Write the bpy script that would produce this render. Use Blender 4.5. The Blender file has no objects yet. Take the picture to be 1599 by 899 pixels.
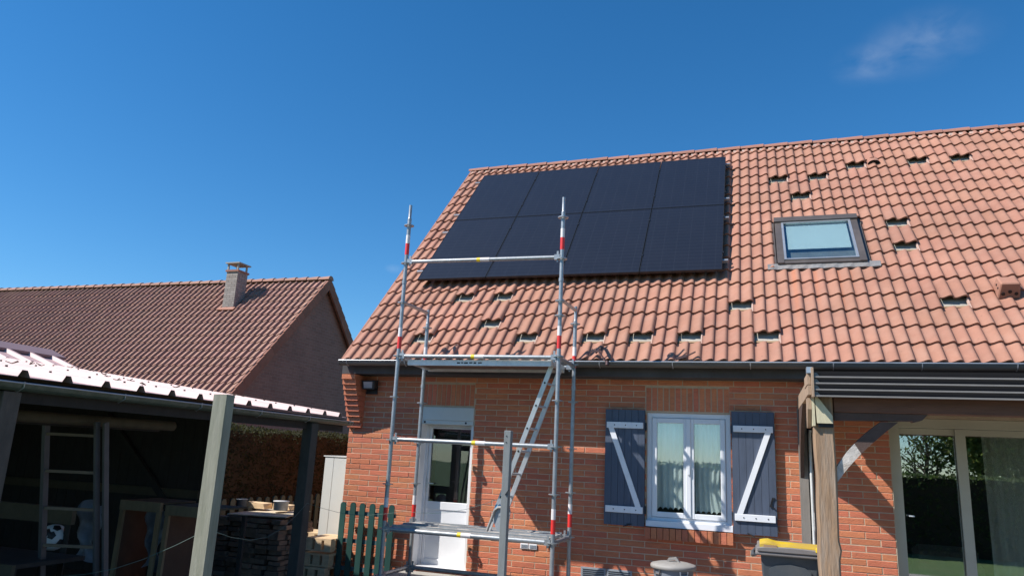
import bpy, math, random
import numpy as np
from mathutils import Matrix, Vector
random.seed(7)
RND = random.Random(11)
scene = bpy.context.scene
COL = scene.collection
R = math.radians

# ------------------------------------------------------------------ camera
def cam_axes(yaw, pit, rol):
    f = Vector((math.sin(yaw)*math.cos(pit), math.cos(yaw)*math.cos(pit), math.sin(pit)))
    r = Vector((math.cos(yaw), -math.sin(yaw), 0)); u = r.cross(f)
    c, s = math.cos(rol), math.sin(rol)
    return c*r+s*u, -s*r+c*u, f
cr, cu, cf = cam_axes(R(-18.66275), R(13.01912), R(2.779742))
cd = bpy.data.cameras.new('camera'); cam = bpy.data.objects.new('camera', cd); COL.objects.link(cam)
cd.sensor_width = 36; cd.lens = 1142/1599*36; cd.clip_end = 2000; cd.clip_start = 0.05
cam.matrix_world = Matrix(((cr.x, cu.x, -cf.x, 0), (cr.y, cu.y, -cf.y, -9.1), (cr.z, cu.z, -cf.z, 1.6), (0, 0, 0, 1)))
scene.camera = cam

# ------------------------------------------------------------------ light
SUN = Vector((-1.466, -1.0, 1.9)).normalized()
elev = math.asin(SUN.z); azim = math.atan2(SUN.x, SUN.y)      # clockwise from +Y
sl = bpy.data.lights.new('sun', 'SUN'); sl.energy = 5.0; sl.angle = R(0.5); sl.color = (1, .955, .89)
so = bpy.data.objects.new('sun', sl); COL.objects.link(so)
so.rotation_euler = SUN.to_track_quat('Z', 'Y').to_euler()
so.location = (-15, -12, 20)

world = bpy.data.worlds.new('World'); scene.world = world; world.use_nodes = True
nt = world.node_tree; nt.nodes.clear()
def N(nt, t, **kw):
    n = nt.nodes.new(t)
    for k, v in kw.items(): setattr(n, k, v)
    return n
sky = N(nt, 'ShaderNodeTexSky', sky_type='NISHITA', sun_disc=False)
sky.sun_elevation = elev; sky.sun_rotation = azim; sky.air_density = 1.0; sky.dust_density = 0.05; sky.ozone_density = 3.0
hs = N(nt, 'ShaderNodeHueSaturation'); hs.inputs['Saturation'].default_value = 1.20; hs.inputs['Hue'].default_value = .497
tint = N(nt, 'ShaderNodeMix', data_type='RGBA', blend_type='MULTIPLY'); tint.inputs['Factor'].default_value = 1; tint.inputs['B'].default_value = (.80, .95, 1.09, 1)
nt.links.new(sky.outputs[0], tint.inputs['A']); nt.links.new(tint.outputs['Result'], hs.inputs['Color'])
geo = N(nt, 'ShaderNodeTexCoord')
noise = N(nt, 'ShaderNodeTexNoise'); noise.inputs['Scale'].default_value = 17; noise.inputs['Detail'].default_value = 6; noise.inputs['Distortion'].default_value = .35
mp = N(nt, 'ShaderNodeMapping'); mp.inputs['Scale'].default_value = (1, 1, 1.5)
nt.links.new(geo.outputs['Generated'], mp.inputs['Vector']); nt.links.new(mp.outputs[0], noise.inputs['Vector'])
ramp = N(nt, 'ShaderNodeMapRange'); ramp.inputs['From Min'].default_value = .40; ramp.inputs['From Max'].default_value = .72
nt.links.new(noise.outputs['Fac'], ramp.inputs['Value'])
acc = None
for d, w in (((.196, .859, .486), .085), ((.145, .865, .472), .06), ((-.458, .856, .24), .016), ((-.85, -.4, .3), .2), ((.8, .5, .35), .15)):
    sb = N(nt, 'ShaderNodeVectorMath', operation='SUBTRACT'); sb.inputs[1].default_value = Vector(d).normalized()
    sq = N(nt, 'ShaderNodeVectorMath', operation='MULTIPLY'); sq.inputs[1].default_value = (1, 1, 2.0)
    ds = N(nt, 'ShaderNodeVectorMath', operation='LENGTH')
    nt.links.new(geo.outputs['Generated'], sb.inputs[0]); nt.links.new(sb.outputs[0], sq.inputs[0]); nt.links.new(sq.outputs[0], ds.inputs[0])
    mr = N(nt, 'ShaderNodeMapRange', interpolation_type='SMOOTHSTEP'); mr.inputs['From Min'].default_value = 0; mr.inputs['From Max'].default_value = w
    mr.inputs['To Min'].default_value = 1; mr.inputs['To Max'].default_value = 0
    nt.links.new(ds.outputs['Value'], mr.inputs['Value'])
    if acc is None: acc = mr.outputs[0]
    else:
        mx = N(nt, 'ShaderNodeMath', operation='MAXIMUM'); nt.links.new(acc, mx.inputs[0]); nt.links.new(mr.outputs[0], mx.inputs[1]); acc = mx.outputs[0]
mu = N(nt, 'ShaderNodeMath', operation='MULTIPLY'); nt.links.new(acc, mu.inputs[0]); nt.links.new(ramp.outputs[0], mu.inputs[1])
mu2 = N(nt, 'ShaderNodeMath', operation='MULTIPLY'); nt.links.new(mu.outputs[0], mu2.inputs[0]); mu2.inputs[1].default_value = .19
mix = N(nt, 'ShaderNodeMix', data_type='RGBA'); nt.links.new(mu2.outputs[0], mix.inputs['Factor'])
nt.links.new(hs.outputs[0], mix.inputs['A']); mix.inputs['B'].default_value = (5.6, 6.2, 7.0, 1)
bg = N(nt, 'ShaderNodeBackground'); bg.inputs['Strength'].default_value = 0.099
wo = N(nt, 'ShaderNodeOutputWorld')
nt.links.new(mix.outputs['Result'], bg.inputs['Color']); nt.links.new(bg.outputs[0], wo.inputs['Surface'])

scene.view_settings.view_transform = 'Standard'; scene.view_settings.look = 'None'
scene.view_settings.exposure = 0.45; scene.view_settings.gamma = 1
scene.cycles.use_denoising = True
scene.cycles.max_bounces = 8; scene.cycles.transparent_max_bounces = 12

# ------------------------------------------------------------------ materials
MATS = {}
LEAFY = ('leaf', 'leaf_spring', 'hedge_leaf')
def mat(name, col, rough=.7, metal=0., var=.12, scale=6., stretch=(1, 1, 1), bump=.0, bscale=60., rnd=0., spec=.5, dirt=None, dirt_amt=.0, dirt_scale=2., hue=0., extra=None):
    m = bpy.data.materials.new(name); m.use_nodes = True; t = m.node_tree; t.nodes.clear(); L = t.links.new
    out = N(t, 'ShaderNodeOutputMaterial'); p = N(t, 'ShaderNodeBsdfPrincipled'); L(p.outputs[0], out.inputs['Surface'])
    p.inputs['Roughness'].default_value = rough; p.inputs['Metallic'].default_value = metal
    p.inputs['Specular IOR Level'].default_value = spec
    tc = N(t, 'ShaderNodeTexCoord'); mpn = N(t, 'ShaderNodeMapping'); mpn.inputs['Scale'].default_value = stretch
    L(tc.outputs['Object'], mpn.inputs['Vector'])
    oi = N(t, 'ShaderNodeObjectInfo'); at = N(t, 'ShaderNodeAttribute', attribute_name='rnd')
    ad = N(t, 'ShaderNodeMath', operation='ADD'); L(oi.outputs['Random'], ad.inputs[0]); L(at.outputs['Fac'], ad.inputs[1])
    fr = N(t, 'ShaderNodeMath', operation='FRACT'); L(ad.outputs[0], fr.inputs[0])
    # offset the noise per object / per piece
    sc = N(t, 'ShaderNodeMath', operation='MULTIPLY'); L(fr.outputs[0], sc.inputs[0]); sc.inputs[1].default_value = 37.
    va = N(t, 'ShaderNodeVectorMath', operation='ADD'); L(mpn.outputs[0], va.inputs[0]); L(sc.outputs[0], va.inputs[1])
    n1 = N(t, 'ShaderNodeTexNoise'); n1.inputs['Scale'].default_value = scale; n1.inputs['Detail'].default_value = 6; n1.inputs['Roughness'].default_value = .65
    L(va.outputs[0], n1.inputs['Vector'])
    # value multiplier = 1 + var*(noise-.5)*2 + rnd*(r-.5)*2
    a = N(t, 'ShaderNodeMapRange'); a.inputs['From Min'].default_value = .25; a.inputs['From Max'].default_value = .75
    a.inputs['To Min'].default_value = 1-var; a.inputs['To Max'].default_value = 1+var; L(n1.outputs['Fac'], a.inputs['Value'])
    b = N(t, 'ShaderNodeMapRange'); b.inputs['To Min'].default_value = 1-rnd; b.inputs['To Max'].default_value = 1+rnd; L(fr.outputs[0], b.inputs['Value'])
    ml = N(t, 'ShaderNodeMath', operation='MULTIPLY'); L(a.outputs[0], ml.inputs[0]); L(b.outputs[0], ml.inputs[1])
    h = N(t, 'ShaderNodeHueSaturation'); h.inputs['Color'].default_value = (*col, 1); L(ml.outputs[0], h.inputs['Value'])
    if hue:
        f2 = N(t, 'ShaderNodeMath', operation='MULTIPLY'); L(fr.outputs[0], f2.inputs[0]); f2.inputs[1].default_value = 7.13
        f3 = N(t, 'ShaderNodeMath', operation='FRACT'); L(f2.outputs[0], f3.inputs[0])
        c = N(t, 'ShaderNodeMapRange'); c.inputs['To Min'].default_value = .5-hue; c.inputs['To Max'].default_value = .5+hue; L(f3.outputs[0], c.inputs['Value'])
        L(c.outputs[0], h.inputs['Hue'])
    color = h.outputs[0]
    if dirt is not None:
        n2 = N(t, 'ShaderNodeTexNoise'); n2.inputs['Scale'].default_value = dirt_scale; n2.inputs['Detail'].default_value = 8; n2.inputs['Roughness'].default_value = .7
        L(va.outputs[0], n2.inputs['Vector'])
        r2 = N(t, 'ShaderNodeMapRange'); r2.inputs['From Min'].default_value = .45; r2.inputs['From Max'].default_value = .7; r2.inputs['To Max'].default_value = dirt_amt
        L(n2.outputs['Fac'], r2.inputs['Value'])
        mxx = N(t, 'ShaderNodeMix', data_type='RGBA'); L(r2.outputs[0], mxx.inputs['Factor']); L(color, mxx.inputs['A']); mxx.inputs['B'].default_value = (*dirt, 1)
        color = mxx.outputs['Result']
    for fn in (extra or ()): color = fn(t, color, tc)
    L(color, p.inputs['Base Color'])
    if bump:
        n3 = N(t, 'ShaderNodeTexNoise'); n3.inputs['Scale'].default_value = bscale; n3.inputs['Detail'].default_value = 5
        L(va.outputs[0], n3.inputs['Vector'])
        bp = N(t, 'ShaderNodeBump'); bp.inputs['Strength'].default_value = bump; bp.inputs['Distance'].default_value = .01
        L(n3.outputs['Fac'], bp.inputs['Height']); L(bp.outputs[0], p.inputs['Normal'])
    if name in LEAFY:
        tl = N(t, 'ShaderNodeBsdfTranslucent'); L(color, tl.inputs['Color']); mxs = N(t, 'ShaderNodeMixShader'); mxs.inputs[0].default_value = .45
        L(p.outputs[0], mxs.inputs[1]); L(tl.outputs[0], mxs.inputs[2]); L(mxs.outputs[0], out.inputs['Surface'])
    MATS[name] = m
    return m

def glass_mat(name, tint, refl, trans=.85, rough=0.):
    m = bpy.data.materials.new(name); m.use_nodes = True; t = m.node_tree; t.nodes.clear(); L = t.links.new
    out = N(t, 'ShaderNodeOutputMaterial')
    tr = N(t, 'ShaderNodeBsdfTransparent'); tr.inputs['Color'].default_value = (*tint, 1)
    gl = N(t, 'ShaderNodeBsdfGlossy'); gl.inputs['Roughness'].default_value = rough; gl.inputs['Color'].default_value = (.9, .95, 1, 1)
    ge = N(t, 'ShaderNodeNewGeometry'); dt = N(t, 'ShaderNodeVectorMath', operation='DOT_PRODUCT'); L(ge.outputs['Incoming'], dt.inputs[0]); L(ge.outputs['Normal'], dt.inputs[1])
    ab = N(t, 'ShaderNodeMath', operation='ABSOLUTE'); L(dt.outputs['Value'], ab.inputs[0])
    om = N(t, 'ShaderNodeMath', operation='SUBTRACT'); om.inputs[0].default_value = 1; L(ab.outputs[0], om.inputs[1])
    pw = N(t, 'ShaderNodeMath', operation='POWER'); L(om.outputs[0], pw.inputs[0]); pw.inputs[1].default_value = 5
    mr = N(t, 'ShaderNodeMapRange'); mr.inputs['To Min'].default_value = refl; mr.inputs['To Max'].default_value = 1
    L(pw.outputs[0], mr.inputs['Value'])
    nz = N(t, 'ShaderNodeTexNoise'); nz.inputs['Scale'].default_value = 1.3; tc = N(t, 'ShaderNodeTexCoord'); L(tc.outputs['Object'], nz.inputs['Vector'])
    bp = N(t, 'ShaderNodeBump'); bp.inputs['Strength'].default_value = .02; bp.inputs['Distance'].default_value = .05; L(nz.outputs['Fac'], bp.inputs['Height']); L(bp.outputs[0], gl.inputs['Normal'])
    mx = N(t, 'ShaderNodeMixShader'); L(mr.outputs[0], mx.inputs[0]); L(tr.outputs[0], mx.inputs[1]); L(gl.outputs[0], mx.inputs[2]); L(mx.outputs[0], out.inputs['Surface'])
    MATS[name] = m; return m

# roof-plane frame of the main house
PITCH = R(46.548); EAVE = Vector((0, -.40, 2.7745))
UP = Vector((0, math.cos(PITCH), math.sin(PITCH))); NR = Vector((0, -math.sin(PITCH), math.cos(PITCH)))
def rp(x, s, h=0.): return EAVE + Vector((x, 0, 0)) + UP*s + NR*h

def weather(t, color, tc):
    # large soft patches and small lichen / dirt specks, fixed in the world
    L = t.links.new; ge = N(t, 'ShaderNodeNewGeometry')
    n = N(t, 'ShaderNodeTexNoise'); n.inputs['Scale'].default_value = .9; n.inputs['Detail'].default_value = 5; L(ge.outputs['Position'], n.inputs['Vector'])
    r = N(t, 'ShaderNodeMapRange'); r.inputs['From Min'].default_value = .3; r.inputs['From Max'].default_value = .7; r.inputs['To Min'].default_value = .84; r.inputs['To Max'].default_value = 1.12; L(n.outputs['Fac'], r.inputs['Value'])
    h = N(t, 'ShaderNodeHueSaturation'); L(color, h.inputs['Color']); L(r.outputs[0], h.inputs['Value'])
    n2 = N(t, 'ShaderNodeTexNoise'); n2.inputs['Scale'].default_value = 22; n2.inputs['Detail'].default_value = 4; n2.inputs['Roughness'].default_value = .7; L(ge.outputs['Position'], n2.inputs['Vector'])
    r2 = N(t, 'ShaderNodeMapRange'); r2.inputs['From Min'].default_value = .62; r2.inputs['From Max'].default_value = .70; r2.inputs['To Max'].default_value = .45; L(n2.outputs['Fac'], r2.inputs['Value'])
    m = N(t, 'ShaderNodeMix', data_type='RGBA'); L(r2.outputs[0], m.inputs['Factor']); L(h.outputs[0], m.inputs['A']); m.inputs['B'].default_value = (.16, .09, .06, 1)
    return m.outputs['Result']

def rust_streaks(t, color, tc):
    # orange wash-off streaks on the tiles below the roof window (world position, a stain with its own shape)
    L = t.links.new; ge = N(t, 'ShaderNodeNewGeometry'); sp = N(t, 'ShaderNodeSeparateXYZ'); L(ge.outputs['Position'], sp.inputs[0])
    w = None
    for x0, wd, z0, z1, a in ((.52, .05, 2.85, 4.15, .6), (.78, .045, 3.2, 4.15, .4), (1.05, .04, 2.8, 4.15, .55), (1.2, .03, 3.3, 4.1, .35)):
        q = N(t, 'ShaderNodeMath', operation='SUBTRACT'); L(sp.outputs['X'], q.inputs[0]); q.inputs[1].default_value = x0
        ab = N(t, 'ShaderNodeMath', operation='ABSOLUTE'); L(q.outputs[0], ab.inputs[0])
        m1 = N(t, 'ShaderNodeMapRange', interpolation_type='SMOOTHSTEP'); m1.inputs['From Max'].default_value = wd; m1.inputs['To Min'].default_value = a; m1.inputs['To Max'].default_value = 0; L(ab.outputs[0], m1.inputs['Value'])
        m2 = N(t, 'ShaderNodeMapRange'); m2.inputs['From Min'].default_value = z0; m2.inputs['From Max'].default_value = z1; L(sp.outputs['Z'], m2.inputs['Value'])
        m3 = N(t, 'ShaderNodeMath', operation='LESS_THAN'); L(sp.outputs['Z'], m3.inputs[0]); m3.inputs[1].default_value = z1+.05
        k = N(t, 'ShaderNodeMath', operation='MULTIPLY'); L(m1.outputs[0], k.inputs[0]); L(m2.outputs[0], k.inputs[1])
        k2 = N(t, 'ShaderNodeMath', operation='MULTIPLY'); L(k.outputs[0], k2.inputs[0]); L(m3.outputs[0], k2.inputs[1])
        if w is None: w = k2.outputs[0]
        else:
            s_ = N(t, 'ShaderNodeMath', operation='MAXIMUM'); L(w, s_.inputs[0]); L(k2.outputs[0], s_.inputs[1]); w = s_.outputs[0]
    mx = N(t, 'ShaderNodeMix', data_type='RGBA'); L(w, mx.inputs['Factor']); L(color, mx.inputs['A']); mx.inputs['B'].default_value = (.44, .15, .07, 1)
    return mx.outputs['Result']

mat('brick', (.60, .195, .098), .9, var=.12, scale=9, stretch=(1, 1, 5), bump=.6, bscale=45, rnd=.10, hue=.007, dirt=(.36, .125, .085), dirt_amt=.45, dirt_scale=7, extra=(weather,))
mat('mortar', (.53, .40, .28), .95, var=.15, scale=12, bump=.5, bscale=120)
mat('roof_tile', (.345, .163, .110), .88, var=.08, scale=7, bump=.4, bscale=90, rnd=.035, hue=.003, dirt=(.40, .23, .17), dirt_amt=.45, dirt_scale=3, extra=(rust_streaks, weather))
mat('ridge_tile', (.34, .155, .11), .88, var=.12, scale=6, bump=.4, bscale=90, rnd=.10, dirt=(.25, .12, .09), dirt_amt=.4)
mat('ridge_mortar', (.48, .33, .27), .95, var=.2, scale=20, bump=.6)
mat('far_tile', (.335, .18, .135), .9, var=.12, scale=5, bump=.3, rnd=.08, hue=.006, dirt=(.21, .115, .085), dirt_amt=.5, dirt_scale=1.5)
mat('verge_tile', (.26, .115, .08), .9, var=.15, scale=5, bump=.3, rnd=.12)
mat('felt', (.37, .345, .30), .9, var=.2, scale=9, bump=.3)
mat('batten_wood', (.33, .21, .12), .85, var=.25, scale=8, stretch=(1, 6, 6))
mat('zinc', (.14, .125, .11), .75, spec=.25, metal=.0, var=.25, scale=4, stretch=(.4, 2, 2), dirt=(.08, .06, .05), dirt_amt=.5, dirt_scale=3)
mat('zinc_bright', (.45, .47, .50), .35, metal=.6, var=.2, scale=5)
mat('fascia_grey', (.085, .082, .085), .8, spec=.2, var=.2, scale=3, dirt=(.05, .04, .035), dirt_amt=.5)
mat('galv', (.36, .38, .395), .40, metal=.5, var=.22, scale=22, bump=.05, dirt=(.28, .27, .25), dirt_amt=.45, dirt_scale=14)
mat('alu', (.62, .64, .66), .35, metal=.5, var=.12, scale=15)
mat('shaded_alu', (.085, .085, .09), .5, metal=.3, var=.2, scale=8)  # aluminium darkened so the shade under the carport sits in its colour
mat('rung_wood', (.16, .11, .075), .7, var=.2, scale=8)
mat('alu_white', (.70, .70, .68), .45, metal=.2, var=.1, scale=8, dirt=(.3, .28, .26), dirt_amt=.3, dirt_scale=6)
mat('ply', (.14, .085, .06), .7, var=.3, scale=4, stretch=(.5, 4, 4), dirt=(.09, .06, .045), dirt_amt=.5)
mat('deck_grit', (.42, .40, .38), .8, var=.25, scale=18, bump=.3, dirt=(.22, .17, .13), dirt_amt=.5, dirt_scale=5)
mat('red_label', (.70, .035, .03), .4, var=.08, scale=40)
mat('white_label', (.75, .74, .72), .45, var=.15, scale=60, dirt=(.5, .2, .2), dirt_amt=.5, dirt_scale=60)
mat('yellow_label', (.85, .60, .02), .4, var=.05)
mat('black_plastic', (.012, .012, .014), .45, var=.2)
mat('pvc_white', (.74, .75, .77), .35, var=.04, scale=3)
mat('pvc_door', (.76, .76, .77), .35, var=.04, scale=3)
mat('cream_lacquer', (.50, .46, .36), .45, var=.06, scale=3, dirt=(.3, .27, .2), dirt_amt=.2)
mat('shutter_blue', (.066, .084, .125), .55, var=.2, scale=6, stretch=(3, 3, .5), bump=.1, rnd=.08)
mat('shutter_white', (.78, .79, .82), .45, var=.05, scale=6)
mat('iron_black', (.01, .01, .012), .6, var=.2)
mat('bin_grey', (.055, .065, .075), .5, var=.12, scale=5, dirt=(.14, .13, .12), dirt_amt=.3, dirt_scale=4)
mat('bin_lid_grey', (.19, .175, .17), .6, var=.15, scale=5, dirt=(.1, .09, .085), dirt_amt=.4)
mat('bin_yellow', (.62, .43, .015), .55, var=.1, scale=5, dirt=(.42, .28, .10), dirt_amt=.9, dirt_scale=3)
mat('can_lid', (.30, .285, .265), .65, var=.15, scale=7, dirt=(.2, .18, .16), dirt_amt=.5, dirt_scale=6)
mat('can_body', (.16, .18, .21), .6, var=.12, scale=5)
mat('oak_post', (.29, .185, .11), .85, var=.4, scale=7, stretch=(3, 3, .35), bump=.7, bscale=25, dirt=(.33, .28, .23), dirt_amt=.6, dirt_scale=5)
mat('grey_board', (.23, .205, .18), .85, var=.2, scale=7, stretch=(3, 3, .4), bump=.3)
mat('dark_beam', (.14, .062, .038), .75, var=.35, scale=6, stretch=(.4, 3, 3), bump=.3, bscale=30)
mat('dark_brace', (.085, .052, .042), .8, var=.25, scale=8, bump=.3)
mat('sunlit_brace', (.50, .46, .42), .9, var=.3, scale=14, bump=.5, dirt=(.3, .23, .17), dirt_amt=.7, dirt_scale=10)
mat('tan_wood', (.36, .25, .17), .8, var=.2, scale=7, stretch=(2, 2, .6), bump=.3)
mat('cream_wood', (.55, .49, .33), .75, var=.15, scale=8, stretch=(3, 3, .6), bump=.2)
mat('louvre_dark', (.035, .032, .038), .6, var=.15, scale=3)
mat('louvre_lip', (.20, .185, .175), .5, var=.12, scale=6)
mat('green_paint', (.018, .068, .058), .5, var=.15, scale=6, stretch=(3, 3, .6), bump=.1, rnd=.1)
mat('green_rail', (.06, .11, .12), .6, var=.2, scale=6)
mat('cabinet_white', (.62, .62, .58), .55, var=.04, scale=2, dirt=(.50, .48, .44), dirt_amt=.12, dirt_scale=6)
mat('pallet_wood', (.66, .47, .28), .8, var=.2, scale=10, stretch=(1, 1, 3), bump=.3, rnd=.12)
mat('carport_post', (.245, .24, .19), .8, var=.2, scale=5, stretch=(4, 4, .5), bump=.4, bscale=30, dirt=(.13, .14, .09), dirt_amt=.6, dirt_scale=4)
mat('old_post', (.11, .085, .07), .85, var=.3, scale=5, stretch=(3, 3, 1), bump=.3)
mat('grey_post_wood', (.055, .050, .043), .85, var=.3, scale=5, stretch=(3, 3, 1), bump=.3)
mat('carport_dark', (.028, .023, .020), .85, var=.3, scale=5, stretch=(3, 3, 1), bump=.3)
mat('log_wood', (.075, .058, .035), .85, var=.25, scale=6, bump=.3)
mat('frame_wood', (.24, .17, .095), .8, var=.2, scale=8, stretch=(2, 2, .6), bump=.2)
mat('side_wood', (.10, .055, .035), .85, var=.2, scale=6, bump=.2)
mat('red_metal', (.56, .38, .36), .55, metal=.0, var=.2, scale=3, stretch=(.5, 6, 1), dirt=(.22, .14, .12), dirt_amt=.45, dirt_scale=5)
mat('mauve_metal', (.24, .155, .15), .5, var=.08, scale=3, dirt=(.24, .17, .16), dirt_amt=.4)
mat('green_gutter', (.085, .105, .075), .45, metal=.3, var=.3, scale=4, dirt=(.2, .2, .18), dirt_amt=.4, dirt_scale=8)
mat('maroon', (.12, .02, .03), .6, var=.2)
mat('ball_white', (.55, .55, .55), .6, var=.15, scale=8, dirt=(.3, .26, .2), dirt_amt=.5, dirt_scale=6)
mat('plastic_sheet', (.16, .17, .20), .4, var=.3, scale=6, bump=.5, bscale=10)
mat('stone_dark', (.19, .135, .10), .9, var=.35, scale=9, bump=.6, rnd=.35)
mat('terracotta_stack', (.30, .16, .11), .9, var=.25, scale=9, bump=.4, rnd=.3)
mat('cardboard', (.55, .45, .32), .85, var=.2, scale=9, bump=.2)
mat('blue_cloth', (.20, .42, .58), .8, var=.2)
mat('grey_plastic', (.30, .33, .36), .5, var=.12, scale=5)
mat('post_grey', (.20, .215, .215), .7, var=.15, scale=6, stretch=(3, 3, .5), bump=.2, dirt=(.14, .14, .13), dirt_amt=.4)
mat('lamp_body', (.02, .02, .022), .5); mat('lamp_glass', (.30, .32, .34), .15, var=.1, spec=.8)
mat('hook_metal', (.10, .06, .06), .55, metal=.4, var=.3, scale=20)
mat('panel_frame', (.03, .031, .034), .35, metal=.5, var=.1)
mat('rail_alu', (.50, .50, .50), .35, metal=.7, var=.15, scale=12)
mat('window_zinc', (.125, .105, .095), .45, metal=.4, var=.12, scale=4, dirt=(.25, .2, .17), dirt_amt=.4)
mat('lead', (.22, .215, .215), .65, metal=.2, var=.25, scale=9, bump=.3, dirt=(.3, .24, .2), dirt_amt=.5, dirt_scale=5)
mat('blind', (.62, .66, .66), .8, var=.05, scale=2)
mat('curtain', (.78, .82, .80), .85, var=.12, scale=4, stretch=(5, 5, .6))
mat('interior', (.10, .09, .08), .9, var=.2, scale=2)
mat('armchair', (.45, .44, .42), .85, var=.15, scale=5)
mat('grass', (.055, .105, .022), .95, var=.35, scale=8, dirt=(.11, .12, .04), dirt_amt=.6, dirt_scale=1.2)
mat('paving', (.30, .27, .235), .9, var=.15, scale=4, bump=.3, dirt=(.18, .16, .14), dirt_amt=.5, dirt_scale=2)
mat('earth', (.10, .075, .055), .95, var=.3, scale=5, bump=.5, bscale=20)
mat('concrete', (.36, .34, .31), .9, var=.15, scale=6, bump=.3, dirt=(.22, .2, .18), dirt_amt=.4)
mat('leaf', (.070, .105, .028), .75, var=.4, scale=3, rnd=.45, hue=.03)
mat('leaf_spring', (.16, .19, .05), .75, var=.35, scale=3, rnd=.4, hue=.03)
mat('hedge_leaf', (.040, .042, .014), .85, var=.4, scale=3, rnd=.3, hue=.03)
mat('hedge_core', (.030, .024, .012), .95, var=.3, scale=5)
mat('bark', (.10, .078, .058), .95, var=.3, scale=8, stretch=(3, 3, .6), bump=.6, bscale=20)
mat('chimney_brick', (.32, .275, .245), .9, var=.12, scale=9, bump=.3, rnd=.14)
mat('chimney_mortar', (.30, .265, .24), .95)
mat('wire_green', (.10, .16, .14), .6)
mat('render_white', (.6, .58, .54), .9, var=.08)
glass_mat('glass_window', (.93, .97, .96), .2)
glass_mat('glass_slide', (.92, .93, .88), .34)
glass_mat('glass_door', (.7, .72, .72), .10)
glass_mat('glass_roof', (.85, .92, .92), .16, rough=.02)

def brick_bump_mat():
    m = bpy.data.materials.new('far_brick'); m.use_nodes = True; t = m.node_tree; L = t.links.new
    p = t.nodes['Principled BSDF']; p.inputs['Roughness'].default_value = .9
    ge = N(t, 'ShaderNodeNewGeometry'); sp = N(t, 'ShaderNodeSeparateXYZ'); L(ge.outputs['Position'], sp.inputs[0])
    su = N(t, 'ShaderNodeMath', operation='ADD'); L(sp.outputs['X'], su.inputs[0]); L(sp.outputs['Y'], su.inputs[1])
    cb = N(t, 'ShaderNodeCombineXYZ'); L(su.outputs[0], cb.inputs['X']); L(sp.outputs['Z'], cb.inputs['Y'])
    b = N(t, 'ShaderNodeTexBrick'); b.inputs['Scale'].default_value = 1; b.inputs['Brick Width'].default_value = .24; b.inputs['Row Height'].default_value = .085
    b.inputs['Mortar Size'].default_value = .006
    b.inputs['Color1'].default_value = (.27, .145, .12, 1); b.inputs['Color2'].default_value = (.225, .12, .098, 1); b.inputs['Mortar'].default_value = (.31, .205, .17, 1)
    L(cb.outputs[0], b.inputs['Vector'])
    n1 = N(t, 'ShaderNodeTexNoise'); n1.inputs['Scale'].default_value = 1.2; n1.inputs['Detail'].default_value = 6; L(ge.outputs['Position'], n1.inputs['Vector'])
    mr = N(t, 'ShaderNodeMapRange'); mr.inputs['To Min'].default_value = .7; mr.inputs['To Max'].default_value = 1.3; L(n1.outputs['Fac'], mr.inputs['Value'])
    h = N(t, 'ShaderNodeHueSaturation'); L(b.outputs['Color'], h.inputs['Color']); L(mr.outputs[0], h.inputs['Value']); L(h.outputs[0], p.inputs['Base Color'])
    bp = N(t, 'ShaderNodeBump'); bp.invert = True; bp.inputs['Strength'].default_value = .8; bp.inputs['Distance'].default_value = .008; L(b.outputs['Fac'], bp.inputs['Height']); L(bp.outputs[0], p.inputs['Normal'])
    MATS['far_brick'] = m
brick_bump_mat()

def solar_mat():
    m = bpy.data.materials.new('solar_cells'); m.use_nodes = True; t = m.node_tree; L = t.links.new
    p = t.nodes['Principled BSDF']; p.inputs['Roughness'].default_value = .28; p.inputs['Specular IOR Level'].default_value = .5
    p.inputs['Coat Weight'].default_value = .0
    tc = N(t, 'ShaderNodeTexCoord'); sp = N(t, 'ShaderNodeSeparateXYZ'); L(tc.outputs['Object'], sp.inputs[0])
    def lines(sock, pitch, width, soft=.002):
        d = N(t, 'ShaderNodeMath', operation='DIVIDE'); L(sock, d.inputs[0]); d.inputs[1].default_value = pitch
        f = N(t, 'ShaderNodeMath', operation='FRACT'); L(d.outputs[0], f.inputs[0])
        s = N(t, 'ShaderNodeMath', operation='SUBTRACT'); L(f.outputs[0], s.inputs[0]); s.inputs[1].default_value = .5
        a = N(t, 'ShaderNodeMath', operation='ABSOLUTE'); L(s.outputs[0], a.inputs[0])
        g = N(t, 'ShaderNodeMath', operation='LESS_THAN'); L(a.outputs[0], g.inputs[0]); g.inputs[1].default_value = width/pitch
        return g.outputs[0]
    l1 = lines(sp.outputs['Y'], .0915, .004); l2 = lines(sp.outputs['X'], .182, .0022)
    mx = N(t, 'ShaderNodeMath', operation='MAXIMUM'); L(l1, mx.inputs[0]); L(l2, mx.inputs[1])
    nz = N(t, 'ShaderNodeTexNoise'); nz.inputs['Scale'].default_value = 2.; nz.inputs['Detail'].default_value = 6; L(tc.outputs['Object'], nz.inputs['Vector'])
    cr_ = N(t, 'ShaderNodeMix', data_type='RGBA'); L(nz.outputs['Fac'], cr_.inputs['Factor']); cr_.inputs['A'].default_value = (.0105, .0112, .016, 1); cr_.inputs['B'].default_value = (.0165, .017, .0225, 1)
    c2 = N(t, 'ShaderNodeMix', data_type='RGBA'); L(mx.outputs[0], c2.inputs['Factor']); L(cr_.outputs['Result'], c2.inputs['A']); c2.inputs['B'].default_value = (.025, .0275, .036, 1)
    L(c2.outputs['Result'], p.inputs['Base Color'])
    MATS['solar_cells'] = m
solar_mat()

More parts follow.
